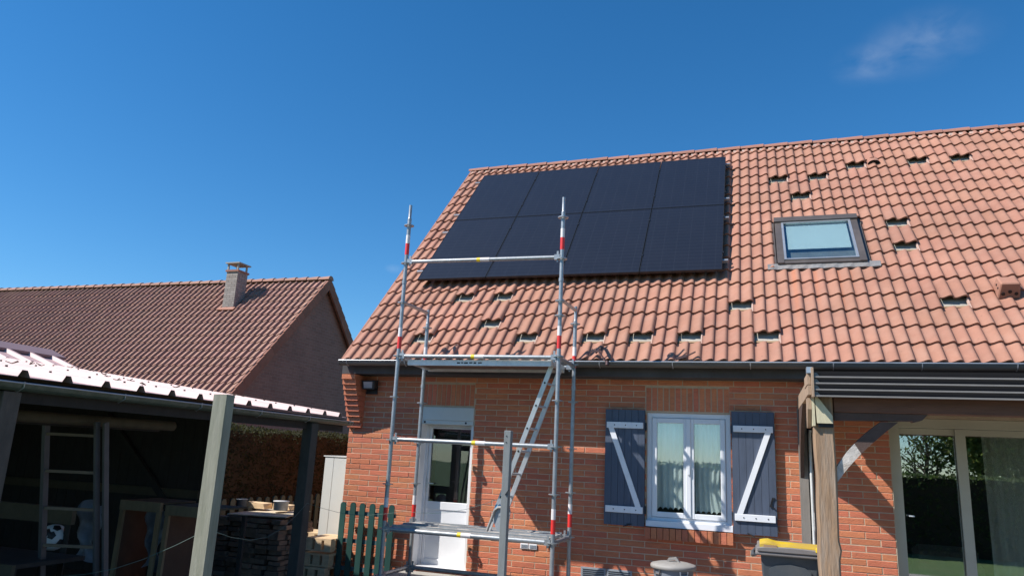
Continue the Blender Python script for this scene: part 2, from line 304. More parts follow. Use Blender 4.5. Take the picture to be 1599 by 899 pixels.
# ------------------------------------------------------------------ object helpers
WLOC = {}
def tag(o, label=None, cat=None, group=None, kind=None):
    if label: o['label'] = label
    if cat: o['category'] = cat
    if group: o['group'] = group
    if kind: o['kind'] = kind
    return o
def empty(name, loc, label, cat, group=None):
    o = bpy.data.objects.new(name, None); COL.objects.link(o); o.location = loc; o.empty_display_size = .1
    WLOC[o.name] = Vector(loc); return tag(o, label, cat, group)

class MB:
    def __init__(s): s.v = []; s.f = []; s.r = []; s.sm = []; s.mi = []; s.cur = 0.; s.m = 0
    def add(s, vs, fs, smooth=False):
        b = len(s.v); s.v += [tuple(q) for q in vs]
        for f in fs: s.f.append(tuple(i+b for i in f)); s.r.append(s.cur); s.sm.append(smooth); s.mi.append(s.m)
        return s
    def box(s, x0, x1, y0, y1, z0, z1):
        return s.add([(x0, y0, z0), (x1, y0, z0), (x1, y1, z0), (x0, y1, z0), (x0, y0, z1), (x1, y0, z1), (x1, y1, z1), (x0, y1, z1)],
              [(0, 3, 2, 1), (4, 5, 6, 7), (0, 1, 5, 4), (1, 2, 6, 5), (2, 3, 7, 6), (3, 0, 4, 7)])
    def hexa(s, p): # 8 points, same order as box
        return s.add(p, [(0, 3, 2, 1), (4, 5, 6, 7), (0, 1, 5, 4), (1, 2, 6, 5), (2, 3, 7, 6), (3, 0, 4, 7)])
    def bar(s, a, b, w, h, up=(0, 0, 1)):
        a = Vector(a); b = Vector(b); d = (b-a).normalized(); up = Vector(up)
        if abs(d.dot(up)) > .98: up = Vector((0, 1, 0))
        r = d.cross(up).normalized(); u = r.cross(d).normalized(); r *= w/2; u *= h/2
        return s.hexa([a-r-u, a+r-u, b+r-u, b-r-u, a-r+u, a+r+u, b+r+u, b-r+u])
    def tube(s, pts, rad, n=10, caps=True):
        pts = [Vector(p) for p in pts]; k = len(pts); rads = rad if isinstance(rad, (list, tuple)) else [rad]*k
        rings = []
        for i, p in enumerate(pts):
            d = (pts[min(i+1, k-1)]-pts[max(i-1, 0)]).normalized()
            up = Vector((0, 0, 1)) if abs(d.z) < .9 else Vector((0, 1, 0))
            r = d.cross(up).normalized(); u = r.cross(d)
            rings.append([p+(r*math.cos(2*math.pi*j/n)+u*math.sin(2*math.pi*j/n))*rads[i] for j in range(n)])
        vs = [q for rg in rings for q in rg]
        fs = [(i*n+j, i*n+(j+1) % n, (i+1)*n+(j+1) % n, (i+1)*n+j) for i in range(k-1) for j in range(n)]
        s.add(vs, fs, True)
        if caps: s.add(rings[0], [tuple(range(n))[::-1]]); s.add(rings[-1], [tuple(range(n))])
        return s
    def prism(s, poly, axis, a, b):
        # poly: 2D points in the plane normal to axis, extruded from a to b along the axis
        def P(q, t):
            return {'x': (t, q[0], q[1]), 'y': (q[0], t, q[1]), 'z': (q[0], q[1], t)}[axis]
        n = len(poly); vs = [P(q, a) for q in poly]+[P(q, b) for q in poly]
        fs = [tuple(range(n)), tuple(range(n, 2*n))[::-1]]+[(i, i+n, (i+1) % n+n, (i+1) % n) for i in range(n)]
        return s.add(vs, fs)
    def lathe(s, c, prof, n=24, sx=1., sy=1.):
        c = Vector(c); vs = []
        for r, z in prof: vs += [c+Vector((r*sx*math.cos(2*math.pi*j/n), r*sy*math.sin(2*math.pi*j/n), z)) for j in range(n)]
        fs = [(i*n+j, i*n+(j+1) % n, (i+1)*n+(j+1) % n, (i+1)*n+j) for i in range(len(prof)-1) for j in range(n)]
        return s.add(vs, fs, True)
    def mesh(s, name, mats, org):
        me = bpy.data.meshes.new(name)
        me.from_pydata([(v[0]-org[0], v[1]-org[1], v[2]-org[2]) for v in s.v], [], s.f)
        if not isinstance(mats, (list, tuple)): mats = [mats]
        for m in mats: me.materials.append(MATS[m])
        n = len(me.polygons)
        me.polygons.foreach_set('use_smooth', s.sm); me.polygons.foreach_set('material_index', s.mi)
        if any(s.r):
            a = me.attributes.new('rnd', 'FLOAT', 'FACE'); a.data.foreach_set('value', s.r)
        me.update(); return me
    def build(s, name, mats, parent=None, bevel=0., kind=None, label=None):
        arr = np.array(s.v); org = Vector(((arr[:, 0].min()+arr[:, 0].max())/2, (arr[:, 1].min()+arr[:, 1].max())/2, arr[:, 2].min()))
        me = s.mesh(name, mats, org)
        if bevel:
            import bmesh
            bm = bmesh.new(); bm.from_mesh(me)
            bmesh.ops.bevel(bm, geom=bm.edges[:], offset=bevel, segments=1, affect='EDGES', clamp_overlap=True)
            bm.to_mesh(me); bm.free()
        o = bpy.data.objects.new(name, me); COL.objects.link(o); WLOC[o.name] = org
        pl = Vector((0, 0, 0))
        if parent is not None: o.parent = parent; pl = WLOC[parent.name]
        o.location = org-pl
        if kind: o['kind'] = kind
        if label: o['label'] = label
        return o
def place(me, name, M, parent, label=None):
    """link one more object that shares mesh me, M = world matrix (parent is only translated)"""
    o = bpy.data.objects.new(name, me); COL.objects.link(o); o.parent = parent
    pl = WLOC[parent.name]; M = M.copy(); M.translation = M.translation-pl; o.matrix_basis = M
    WLOC[o.name] = M.translation+pl
    if label: o['label'] = label
    return o
def copy_thing(root, delta, label):
    def rec(o, par):
        c = o.copy(); COL.objects.link(c); c.parent = par
        WLOC[c.name] = WLOC[o.name]+delta
        for ch in [k for k in COL.objects if k.parent == o]: rec(ch, c)
        return c
    r = rec(root, None); r.location = root.location+delta; r['label'] = label
    return r
def B(*a): return MB().box(*a)

# ================================================================== GROUND
tag(B(-160, 160, -160, 160, -.5, -.11).build('lawn', 'grass'), kind='structure')
tag(B(-5.6, 8, -6.0, -.001, -.3, -.08).build('terrace', 'paving'), kind='structure')
tag(B(-11.5, -5.62, -9, 6, -.3, -.07).build('bare_ground', 'earth'), kind='structure')

# ================================================================== MAIN HOUSE
house = empty('brick_house', (-1, 2, -.1), 'red brick house with orange tiled roof, solar panels and blue shutters', 'house')
XL, XR = -5.35, 6.4
DO = (-4.27, -3.51, .16, 2.212); WI = (-1.258, -.282, .86, 2.215); SL = (1.397, 3.62, -.1, 2.235)
GX = [XL, DO[0], DO[1], WI[0], WI[1], SL[0], SL[1], XR]
WT = .26
m = MB()
for a, b in ((XL, DO[0]), (DO[1], WI[0]), (WI[1], SL[0]), (SL[1], XR)): m.box(a, b, .0035, WT, -.2, 2.70)
for o in (DO, WI, SL):
    m.box(o[0], o[1], .0035, WT, o[3], 2.70)
    if o[2] > -.1: m.box(o[0], o[1], .0035, WT, -.2, o[2])
m.build('facade_wall', 'mortar', house)
# gables and back wall
YR = EAVE.y+6.1*UP.y; ZR = EAVE.z+6.1*UP.z
for x0, x1 in ((XL, XL+.25), (XR-.25, XR)):
    MB().prism([(WT+.001, -.2), (2*YR+.4-.2, -.2), (2*YR+.4-.2, 2.9), (YR, ZR-.16), (WT+.001, 3.0)], 'x', x0, x1).build('gable_wall', 'brick', house)
B(XL+.25, XR-.25, 2*YR-.1, 2*YR+.15, -.2, 2.9).build('rear_wall', 'brick', house)
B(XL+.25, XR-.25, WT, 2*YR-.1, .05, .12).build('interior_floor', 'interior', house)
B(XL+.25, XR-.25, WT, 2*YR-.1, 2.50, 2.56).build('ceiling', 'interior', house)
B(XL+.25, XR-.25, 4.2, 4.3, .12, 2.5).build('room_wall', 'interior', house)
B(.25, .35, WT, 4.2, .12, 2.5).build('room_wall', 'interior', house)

# bricks -----------------------------------------------------------
CP = .0702; BP = .2965
SOLD = ((-4.268, -3.520, 2.2325, 2.518), (-1.272, -.288, 2.2325, 2.518))
blocks = [DO, WI, SL, *SOLD]
cells = []
k = 0
while True:
    zt = 2.5405+CP*2-CP*k; zb = zt-CP
    if zt < -.1: break
    off = -1.870 if k % 2 == 0 else -1.870+BP/2
    if k < 0: pass
    spans = [(XL, XR-1.2)]
    for o in blocks:
        if zb < o[3]-.02 and zt > o[2]+.02:
            ns = []
            for a, b in spans:
                if o[1] <= a or o[0] >= b: ns.append((a, b)); continue
                if o[0] > a: ns.append((a, o[0]))
                if o[1] < b: ns.append((o[1], b))
            spans = ns
    for a, b in spans:
        i = math.floor((a-off)/BP)
        while off+i*BP < b:
            x0 = max(a, off+i*BP)+(.004 if off+i*BP > a else 0); x1 = min(b, off+(i+1)*BP)-.004
            if x1-x0 > .02: cells.append((x0, x1, zb+.004, zt-.004))
            i += 1
    k += 1
cells = [c for c in cells if c[3] < 2.68]
def screen_w(c):  # how large a brick shows from the garden
    xm = (c[0]+c[1])/2; d = 8.6-.31*xm
    vis = 1 if (-5.4 < xm < 2.75 and c[2] > .5) else 0
    return vis*(c[1]-c[0])/d + .0001*c[2]
order = sorted(cells, key=screen_w, reverse=True)
single = order[:285]; rest = order[285:]
bm_cache = {}
def brick_mesh(w, h):
    key = (round(w, 2), round(h, 3))
    if key not in bm_cache:
        mb = MB(); e = .0035; w2 = w/2
        mb.add([(-w2+e, 0, e), (w2-e, 0, e), (w2-e, 0, h-e), (-w2+e, 0, h-e), (-w2, e, 0), (w2, e, 0), (w2, e, h), (-w2, e, h), (-w2, .03, 0), (w2, .03, 0), (w2, .03, h), (-w2, .03, h)],
               [(0, 1, 2, 3), (0, 4, 5, 1), (1, 5, 6, 2), (2, 6, 7, 3), (3, 7, 4, 0), (4, 8, 9, 5), (5, 9, 10, 6), (6, 10, 11, 7), (7, 11, 8, 4)])
        bm_cache[key] = (mb, mb.mesh('brick', 'brick', (0, 0, 0)))
    return bm_cache[key]
for c in single:
    mb, me = brick_mesh(c[1]-c[0], c[3]-c[2])
    yy = RND.uniform(-.0025, .002)
    M = Matrix.Translation(((c[0]+c[1])/2, yy, c[2])) @ Matrix.Rotation(RND.uniform(-.004, .004), 4, 'Y')
    M = M @ Matrix.Diagonal(((c[1]-c[0])/round(c[1]-c[0], 2), 1, 1, 1))
    place(me, 'brick', M, house)
jm = MB()
for c in rest:
    mb, me = brick_mesh(c[1]-c[0], c[3]-c[2]); jm.cur = RND.random(); yy = RND.uniform(-.0025, .002)
    sc = (c[1]-c[0])/round(c[1]-c[0], 2)
    jm.add([(v[0]*sc+(c[0]+c[1])/2, v[1]+yy, v[2]+c[2]) for v in mb.v], mb.f)
# soldier courses over door and window, rowlock sill bricks
for x0, x1, z0, z1 in SOLD:
    n = round((x1-x0)/.0705)
    for i in range(n):
        a = x0+(x1-x0)*i/n; b = x0+(x1-x0)*(i+1)/n; jm.cur = RND.random(); y = RND.uniform(-.003, .0)
        jm.box(a+.006, b-.006, y, .03, z0+.004, z1-.006)
n = 14
for i in range(n):
    a = -1.268+.995*i/n; jm.cur = RND.random()
    jm.box(a+.003, a+.995/n-.004, -.085+RND.uniform(-.003, .003), .02, .757, .884)
# stepped corbel under the eave at the left corner
for i in range(10):
    zt = 2.60-i*CP; d = .30*(1-i/10)+.02; jm.cur = RND.random()
    jm.box(XL-.004, XL+.20, -d, .004, zt-CP+.006, zt); jm.box(XL, XL+.19, -d+.03, .004, zt-CP-.001, zt-CP+.0055)
jm.build('brickwork', 'brick', house, kind='stuff')

# eave: soffit box, gutter, brackets -------------------------------
B(XL-.03, XR, -.28, .004, 2.612, 2.745).build('soffit', 'fascia_grey', house)
def gutter(name, x0, x1, yc, zc, r, mname, parent, axis='x'):
    m = MB(); n = 10; pr = []
    for j in range(n+1):
        a = math.pi*j/n; pr.append((yc-r*math.cos(a), zc-r*math.sin(a)*1.0))
    inner = [(yc-(r-.006)*math.cos(math.pi*j/n), zc-(r-.006)*math.sin(math.pi*j/n)) for j in range(n+1)][::-1]
    m.prism(pr+inner, axis, x0, x1)
    return m.build(name, mname, parent)
gutter('gutter', -5.32, XR, -.435, 2.765, .062, 'zinc', house)
m = MB(); m.tube([(-5.32, -.497, 2.766), (XR, -.497, 2.766)], .0085, 8); m.build('gutter_bead', 'zinc_bright', house)
MB().prism([(-.435-.062*math.cos(math.pi*j/10), 2.765-.062*math.sin(math.pi*j/10)) for j in range(11)], 'x', -5.326, -5.3205).build('gutter_end', 'zinc', house)
for i in range(13):
    x = -5.2+i*.86
    MB().tube([(x, -.50, 2.772), (x, -.497, 2.735), (x, -.435, 2.698), (x, -.375, 2.735)], .006, 6).build('gutter_bracket', 'zinc_bright', house)
# wall plate line above the wall and verge boards
MB().hexa([rp(-5.36, .02, -.06), rp(-5.33, .02, -.06), rp(-5.33, 6.1, -.06), rp(-5.36, 6.1, -.06), rp(-5.36, .02, .0), rp(-5.33, .02, .0), rp(-5.33, 6.1, .0), rp(-5.36, 6.1, .0)]).build('verge_board', 'ridge_tile', house)
# roof deck under the tiles (felt) and the back slope
m = MB(); m.hexa([rp(-5.32, .03, -.05), rp(XR, .03, -.05), rp(XR, 6.1, -.05), rp(-5.32, 6.1, -.05), rp(-5.32, .03, -.028), rp(XR, .03, -.028), rp(XR, 6.1, -.028), rp(-5.32, 6.1, -.028)])
m.build('roof_deck', 'felt', house)
yb = YR
m = MB(); a = rp(0, 6.1, -.05)
m.hexa([(-5.36, yb+.005, a.z), (XR, yb+.005, a.z), (XR, 2*yb+.4, 2.75), (-5.36, 2*yb+.4, 2.75), (-5.36, yb+.005, a.z+.07), (XR, yb+.005, a.z+.07), (XR, 2*yb+.4, 2.83), (-5.36, 2*yb+.4, 2.83)])
m.build('rear_roof', 'ridge_tile', house)

# roof tiles --------------------------------------------------------
GAUGE = .3255; TW = .296; TX0 = -5.322
PROF = [(0, .007), (.07, .001), (.17, .0), (.30, .005), (.43, .014), (.56, .025), (.68, .033), (.79, .036), (.89, .032), (.96, .020)]
def tile_mb(wave, nw, L, amp=1., rise=.032, th=.023):
    xs = []; zs = []
    for w in range(nw):
        for u, z in PROF: xs.append((w+u)*wave); zs.append(z*amp)
    xs.append(nw*wave+.004); zs.append(PROF[0][1]*amp)
    n = len(xs); mb = MB()
    top = [(x, 0, z+rise) for x, z in zip(xs, zs)]+[(x, L, z+.001) for x, z in zip(xs, zs)]
    mb.add(top, [(i, i+1, n+i+1, n+i) for i in range(n-1)], True)
    nose = [(x, 0, z+rise) for x, z in zip(xs, zs)]+[(x, .004, z+rise-th) for x, z in zip(xs, zs)]
    mb.add(nose, [(i, n+i, n+i+1, i+1) for i in range(n-1)])
    und = [(x, .004, z+rise-th) for x, z in zip(xs, zs)]+[(x, L, z-.012) for x, z in zip(xs, zs)]
    mb.add(und, [(i, n+i, n+i+1, i+1) for i in range(n-1)])
    for e in (0, n-1):
        x, z = xs[e], zs[e]; mb.add([(x, 0, z+rise), (x, 0, z+rise-th), (x, L, z-.012), (x, L, z+.001)], [(0, 1, 2, 3)])
    return mb
TILE = tile_mb(.148, 2, GAUGE+.05)
TILE_ME = TILE.mesh('roof_tile', 'roof_tile', (0, 0, 0))
BASIS = Matrix(((1, 0, 0, 0), (0, UP.y, NR.y, 0), (0, UP.z, NR.z, 0), (0, 0, 0, 1)))
HOLES = {(19, 14), (21, 14), (20, 12), (23, 15), (26, 15), (28, 15), (24, 9), (24, 7), (17, 3), (18, 1), (25, 3),
         (4, 4), (6, 4), (6, 2), (8, 1), (3, 1), (11, 1), (13, 1), (15, 1)}
tiles = []
for r in range(19):
    for c in range(0, 39):
        x = TX0+c*TW; s = r*GAUGE-.015
        if x > 1.42-.17 and 0: pass
        if .32 < x+.148 < 1.43 and 2.03 < s+.17 < 3.2: continue          # roof window cut-out
        L = GAUGE+.05 if r < 18 else .22
        sh = .20 if (c, r) in HOLES else 0.
        tiles.append((x, s+sh, .018 if sh else 0., L, c, r))
def tscore(t):
    x, s, _, _, c, r = t
    if x > 4.1 or (x > 2.8+s*.28): return 0
    if -4.87 < x < -.5 and 1.9 < s < 5.3: return 0
    p = rp(x, s); d = (p-Vector((0, -9.1, 1.6))).length
    return 1/d
order = sorted(tiles, key=tscore, reverse=True)
jt = MB()
for i, (x, s, h, L, c, r) in enumerate(order):
    if x+TW > XR+.1: continue
    p = rp(x+RND.uniform(-.0015, .0015), s+RND.uniform(-.004, .004), h+RND.uniform(-.001, .002))
    M = Matrix.Translation(p) @ BASIS @ Matrix.Rotation(RND.uniform(-.006, .006), 4, 'Z')
    if L < .3: M = M @ Matrix.Diagonal((1, L/(GAUGE+.05), 1, 1))
    if i < 290: place(TILE_ME, 'roof_tile', M, house)
    else:
        jt.cur = RND.random(); b = len(jt.v)
        jt.v += [tuple(M @ Vector(v)) for v in TILE.v]
        for f, sm in zip(TILE.f, TILE.sm): jt.f.append(tuple(q+b for q in f)); jt.r.append(jt.cur); jt.sm.append(sm); jt.mi.append(0)
jt.build('tile_field', 'roof_tile', house, kind='stuff')
# battens seen in the holes, broken mortar bits on the heads of the tiles below
m = MB(); mm = MB()
for c, r in HOLES:
    x = TX0+c*TW; s = r*GAUGE
    m.hexa([rp(x-.02, s+.055, -.02), rp(x+TW+.02, s+.055, -.02), rp(x+TW+.02, s+.085, -.02), rp(x-.02, s+.085, -.02), rp(x-.02, s+.055, -.002), rp(x+TW+.02, s+.055, -.002), rp(x+TW+.02, s+.085, -.002), rp(x-.02, s+.085, -.002)])
    mm.hexa([rp(x+TW-.02, s+.0, .0), rp(x+TW+.004, s+.0, .0), rp(x+TW+.004, s+.20, .0), rp(x+TW-.02, s+.20, .0), rp(x+TW-.014, s+.0, .03), rp(x+TW+.0, s+.0, .03), rp(x+TW+.0, s+.20, .03), rp(x+TW-.014, s+.20, .03)])
m.build('roof_batten', 'batten_wood', house, kind='stuff'); mm.build('tile_lug', 'ridge_mortar', house, kind='stuff')
# ridge tiles
ra = rp(0, 6.06, -.01)
cap = MB(); n = 8; Lc = .42
for side in (0, 1):
    pass
ring0 = []; ring1 = []
for j in range(n+1):
    a = math.pi*(-.02+1.04*j/n); ring0.append((0, -math.cos(a)*.115, math.sin(a)*.085)); ring1.append((Lc, -math.cos(a)*.100, math.sin(a)*.070))
def thick(r, k): return [(p[0], p[1]*k, p[2]*k-.004) for p in r]
i0, i1 = thick(ring0, .86), thick(ring1, .86)
cap.add(ring0+ring1, [(j, j+n+1, j+n+2, j+1) for j in range(n)], True)
cap.add(i0+i1, [(j, j+1, j+n+2, j+n+1) for j in range(n)], True)
cap.add(ring0+i0, [(j, j+1, j+n+2, j+n+1) for j in range(n)]); cap.add(ring1+i1, [(j, j+n+1, j+n+2, j+1) for j in range(n)])
CAP_ME = cap.mesh('ridge_tile', 'ridge_tile', (0, 0, 0))
for i in range(30):
    x = -5.36+i*.40+.4
    M = Matrix.Translation((x+.02, ra.y+.01, ra.z+.0+RND.uniform(-.003, .005))) @ Matrix.Rotation(math.pi, 4, 'Z')
    place(CAP_ME, 'ridge_tile', M, house)
m = MB()
for i in range(78):
    x = -5.32+i*.148+.03; m.hexa([(x, ra.y-.15, ra.z-.09), (x+.075, ra.y-.15, ra.z-.09), (x+.075, ra.y-.02, ra.z-.0), (x, ra.y-.02, ra.z-.0), (x+.01, ra.y-.14, ra.z-.062), (x+.065, ra.y-.14, ra.z-.062), (x+.07, ra.y-.02, ra.z+.02), (x, ra.y-.02, ra.z+.02)])
m.build('ridge_bedding', 'ridge_mortar', house, kind='stuff')

# roof window ---------------------------------------------------------
def rbox(m, x0, x1, s0, s1, h0, h1):
    return m.hexa([rp(x0, s0, h0), rp(x1, s0, h0), rp(x1, s1, h0), rp(x0, s1, h0), rp(x0, s0, h1), rp(x1, s0, h1), rp(x1, s1, h1), rp(x0, s1, h1)])
rw = MB(); x0, x1, s0, s1 = .335, 1.42, 1.99, 3.215
rbox(rw, x0, x0+.085, s0, s1-.12, 0, .095); rbox(rw, x1-.085, x1, s0, s1-.12, 0, .095); rbox(rw, x0-.01, x1+.01, s1-.12, s1, 0, .12); rbox(rw, x0+.085, x1-.085, s0, s0+.075, 0, .085)
w = rw.build('roof_window', 'window_zinc', house)
m = MB(); rbox(m, x0+.086, x0+.115, s0+.076, s1-.121, .03, .10); rbox(m, x1-.115, x1-.086, s0+.076, s1-.121, .03, .10); rbox(m, x0+.115, x1-.115, s0+.076, s0+.10, .03, .10); rbox(m, x0+.115, x1-.115, s1-.15, s1-.121, .03, .10)
m.build('sash', 'zinc_bright', w)
m = MB(); rbox(m, x0+.116, x1-.116, s0+.101, s1-.151, .075, .083); m.build('pane', 'glass_roof', w)
m = MB(); rbox(m, x0+.15, x1-.14, s0+.40, s1-.17, .052, .056); m.build('roller_blind', 'blind', w)
m = MB(); rbox(m, x0+.09, x1-.09, s0+.08, s1-.13, -.02, .012); m.build('shaft', 'lead', w)
m = MB(); n = 22
for i in range(n):   # lead apron dressed over the tiles
    a = x0-.13+(x1-x0+.28)*i/n; b = x0-.13+(x1-x0+.28)*(i+1)/n; w0 = .050+.006*math.sin(i*2.1); w1 = .050+.006*math.sin((i+1)*2.1)
    m.hexa([rp(a, s0-.085, w0-.02), rp(b, s0-.085, w1-.02), rp(b, s0+.0, .03), rp(a, s0+.0, .03), rp(a, s0-.085, w0), rp(b, s0-.085, w1), rp(b, s0+.02, .066), rp(a, s0+.02, .066)])
m.build('flashing', 'lead', w)
m = MB(); rbox(m, x1+.002, x1+.05, s0+.02, s1-.02, .0, .04); m.build('flashing', 'window_zinc', w)
m = MB(); rbox(m, x0-.045, x0-.012, s0+.02, s1-.02, .0, .035); m.build('flashing', 'window_zinc', w)
# vent tiles
m = MB(); vx, vs = 1.85, 5.0
for j in range(8):
    a0, a1 = math.pi*j/8, math.pi*(j+1)/8; r = .095
    p = [rp(vx+.05-math.cos(a)*r, vs, .03+math.sin(a)*r*.8) for a in (a0, a1)]; q = [rp(vx+.05-math.cos(a)*r*.8, vs+.22, .03+math.sin(a)*r*.2) for a in (a0, a1)]
    m.add([p[0], p[1], q[1], q[0]], [(0, 1, 2, 3)], True)
m.build('vent_tile', 'roof_tile', house)
m = MB(); m.add([rp(vx+.05-math.cos(math.pi*j/8)*.075, vs+.03, .03+math.sin(math.pi*j/8)*.056) for j in range(9)], [tuple(range(9))]); m.build('vent_opening', 'iron_black', house)
m = MB(); vx, vs = 2.665, 1.15
m.hexa([rp(vx, vs, .02), rp(vx+.23, vs, .02), rp(vx+.22, vs+.26, .02), rp(vx+.01, vs+.26, .02), rp(vx+.02, vs+.03, .215), rp(vx+.21, vs+.03, .215), rp(vx+.20, vs+.24, .17), rp(vx+.03, vs+.24, .17)])
v = m.build('ventilator', 'roof_tile', house, bevel=.012)
for q in range(3):
    c = rp(vx+.05+q*.065, vs+.008+.004*(q == 1), .085+.025*(q == 1)); m = MB(); m.tube([c-UP*.004, c+UP*.02], .02, 10); m.build('vent_hole', 'iron_black', v)
for q in range(2):
    c = rp(vx+.010+q*.002, vs+.08+q*.07, .12); m = MB(); m.tube([c-Vector((.004, 0, 0)), c+Vector((.02, 0, 0))], .012, 8); m.build('vent_hole', 'iron_black', v)

# window ---------------------------------------------------------------
wn = B(WI[0]+.002, WI[0]+.06, .02, .09, .96, 2.213)
wn.box(WI[1]-.06, WI[1]-.002, .02, .09, .96, 2.213).box(WI[0]+.06, WI[1]-.06, .02, .09, 2.155, 2.213).box(WI[0]+.06, WI[1]-.06, .02, .09, .96, 1.0)
win = wn.build('window', 'pvc_white', house, bevel=.004)
xm = -.765
for a, b in ((WI[0]+.063, xm-.004), (xm+.004, WI[1]-.063)):
    s = MB(); w_ = .058
    s.box(a, a+w_, .005, .07, 1.003, 2.152); s.box(b-w_, b, .005, .07, 1.003, 2.152); s.box(a+w_, b-w_, .006, .07, 1.003, 1.003+w_); s.box(a+w_, b-w_, .006, .07, 2.152-w_, 2.152)
    s.build('sash', 'pvc_white', win, bevel=.004)
    B(a+w_-.005, b-w_+.005, .03, .038, 1.055, 2.10).build('pane', 'glass_window', win)
MB().box(xm-.03, xm+.025, -.008, .005, 1.003, 2.152).build('cover_strip', 'pvc_white', win, bevel=.005)
MB().box(xm-.012, xm+.012, -.022, -.008, 1.50, 1.60).build('handle', 'pvc_white', win)
MB().prism([(-.06, .895), (-.055, .958), (.02, .966), (.09, .966), (.09, .895)], 'x', WI[0]+.0, WI[1]+.005).build('sill', 'pvc_white', win)
def curtain(name, x0, x1, y, z0, z1, parent, amp=.018, folds=9, scallop=True, gather=None):
    m = MB(); nx = 48; nz = 14; vs = []
    for j in range(nz+1):
        t = j/nz
        for i in range(nx+1):
            u = i/nx; xx = x0+(x1-x0)*u
            if gather: xx = x0+(x1-x0)*u*(1-.35*math.sin(math.pi*min(1, max(0, (t-.0)/.7)))*gather)
            z = z0+(z1-z0)*t + (abs(math.sin(u*math.pi*6))*.028 if (scallop and j == 0) else 0)
            vs.append((xx, y+amp*math.sin(u*2*math.pi*folds+.6*t), z))
    fs = [(j*(nx+1)+i, j*(nx+1)+i+1, (j+1)*(nx+1)+i+1, (j+1)*(nx+1)+i) for j in range(nz) for i in range(nx)]
    m.add(vs, fs, True); return m.build(name, 'curtain', parent)
curtain('curtain', -1.20, -.84, .13, 1.085, 2.15, win, folds=5, amp=.008)
curtain('curtain', -.70, -.34, .13, 1.065, 2.15, win, folds=5, amp=.009, gather=.6)
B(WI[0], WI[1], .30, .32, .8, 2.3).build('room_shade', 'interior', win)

# shutters ---------------------------------------------------------------
def shutter(x0, x1, z0, z1, flip, lab):
    n = 6; root = None; pl = []
    th = .028; y1 = -.045
    root = B(x0+.0, x0+(x1-x0)/n-.003, y1-th, y1, z0, z1).build('shutter', 'shutter_blue', house, label=lab)
    for i in range(1, n):
        a = x0+(x1-x0)*i/n; B(a, a+(x1-x0)/n-.003, y1-th+RND.uniform(-.001, .001), y1, z0+RND.uniform(-.002, .002), z1).build('plank', 'shutter_blue', root)
    B(x0, x1, y1-.002, y1+.004, z0+.01, z1-.01).build('backing', 'iron_black', root)
    zt0, zt1, zb0, zb1 = 2.012, 2.085, 1.028, 1.103
    xa, xb = x0+.018, x1-.018
    B(xa, xb, y1-th-.024, y1-th-.002, zt0, zt1).build('bar', 'shutter_white', root, bevel=.003)
    B(xa, xb, y1-th-.024, y1-th-.002, zb0, zb1).build('bar', 'shutter_white', root, bevel=.003)
    w_ = .033
    if flip: p = [(xb-.055-w_, zt0), (xb-.055+w_, zt0), (xa+.055+w_, zb1), (xa+.055-w_, zb1)]
    else: p = [(xa+.055-w_, zt0), (xa+.055+w_, zt0), (xb-.055+w_, zb1), (xb-.055-w_, zb1)]
    MB().prism(p, 'y', y1-th-.022, y1-th-.002).build('brace', 'shutter_white', root)
    for zc in ((zt0+zt1)/2, (zb0+zb1)/2):
        for f in (.22, .52, .82):
            xx = xa+(xb-xa)*f; MB().tube([(xx, y1-th-.028, zc), (xx, y1-th-.02, zc)], .007, 8).build('bolt', 'iron_black', root)
    xh = x1 if not flip else x0
    for zc in (2.04, 1.07):
        MB().box(xh-.012 if flip else xh, xh+.0 if flip else xh+.012, -.06, -.001, zc-.045, zc+.045).build('hinge', 'iron_black', root)
    return root
sh = shutter(-1.752, -1.272, .885, 2.235, False, 'left shutter of the window, mostly in shade')
shr = shutter(-.270, .202, .884, 2.245, True, 'right shutter of the window, half sunlit')
m = MB(); m.bar((.16, -.08, 1.30), (.13, -.085, 1.20), .012, .014); m.bar((.13, -.085, 1.22), (.18, -.085, 1.18), .01, .012); m.bar((.15, -.08, 1.26), (.18, -.08, 1.30), .01, .01); m.build('latch', 'iron_black', shr)
m = MB(); m.bar((-.12, -.078, .90), (-.05, -.10, .875), .012, .01); m.bar((-.05, -.10, .875), (-.04, -.10, .86), .03, .006); m.build('stay_hook', 'iron_black', shr)
m = MB(); m.bar((-1.48, -.078, .90), (-1.42, -.09, .905), .012, .01); m.bar((-1.46, -.08, .89), (-1.52, -.08, .875), .012, .01); m.build('stay_hook', 'iron_black', sh)

# door ---------------------------------------------------------------
yd = .19
m = MB(); m.box(DO[0], DO[0]+.016, .012, yd, DO[2], 1.99)
m.box(DO[0]+.016, DO[0]+.05, yd-.02, yd+.05, DO[2], 1.99); m.box(DO[1]-.045, DO[1]+.0, .04, yd+.05, DO[2], 1.99); m.box(DO[0]+.05, DO[1]-.045, yd-.02, yd+.05, 1.955, 1.99)
fr = m.build('door_frame', 'pvc_door', house)
m = MB(); xa, xb = DO[0]+.053, DO[1]-.048; w_ = .035
m.box(xa, xa+w_, yd, yd+.05, .19, 1.952); m.box(xb-.06, xb, yd, yd+.05, .19, 1.952); m.box(xa+w_, xb-.06, yd, yd+.05, 1.935, 1.952)
m.box(xa+w_, xb-.06, yd, yd+.05, .885, .985); m.box(xa+w_, xb-.06, yd, yd+.05, .19, .27)
dr = m.build('door', 'pvc_door', house, bevel=.004)
B(xa+w_, xb-.06, yd+.012, yd+.04, .27, .885).build('lower_panel', 'pvc_door', dr)
B(xa+w_-.005, xb-.055, yd+.02, yd+.03, .98, 1.94).build('pane', 'glass_door', dr)
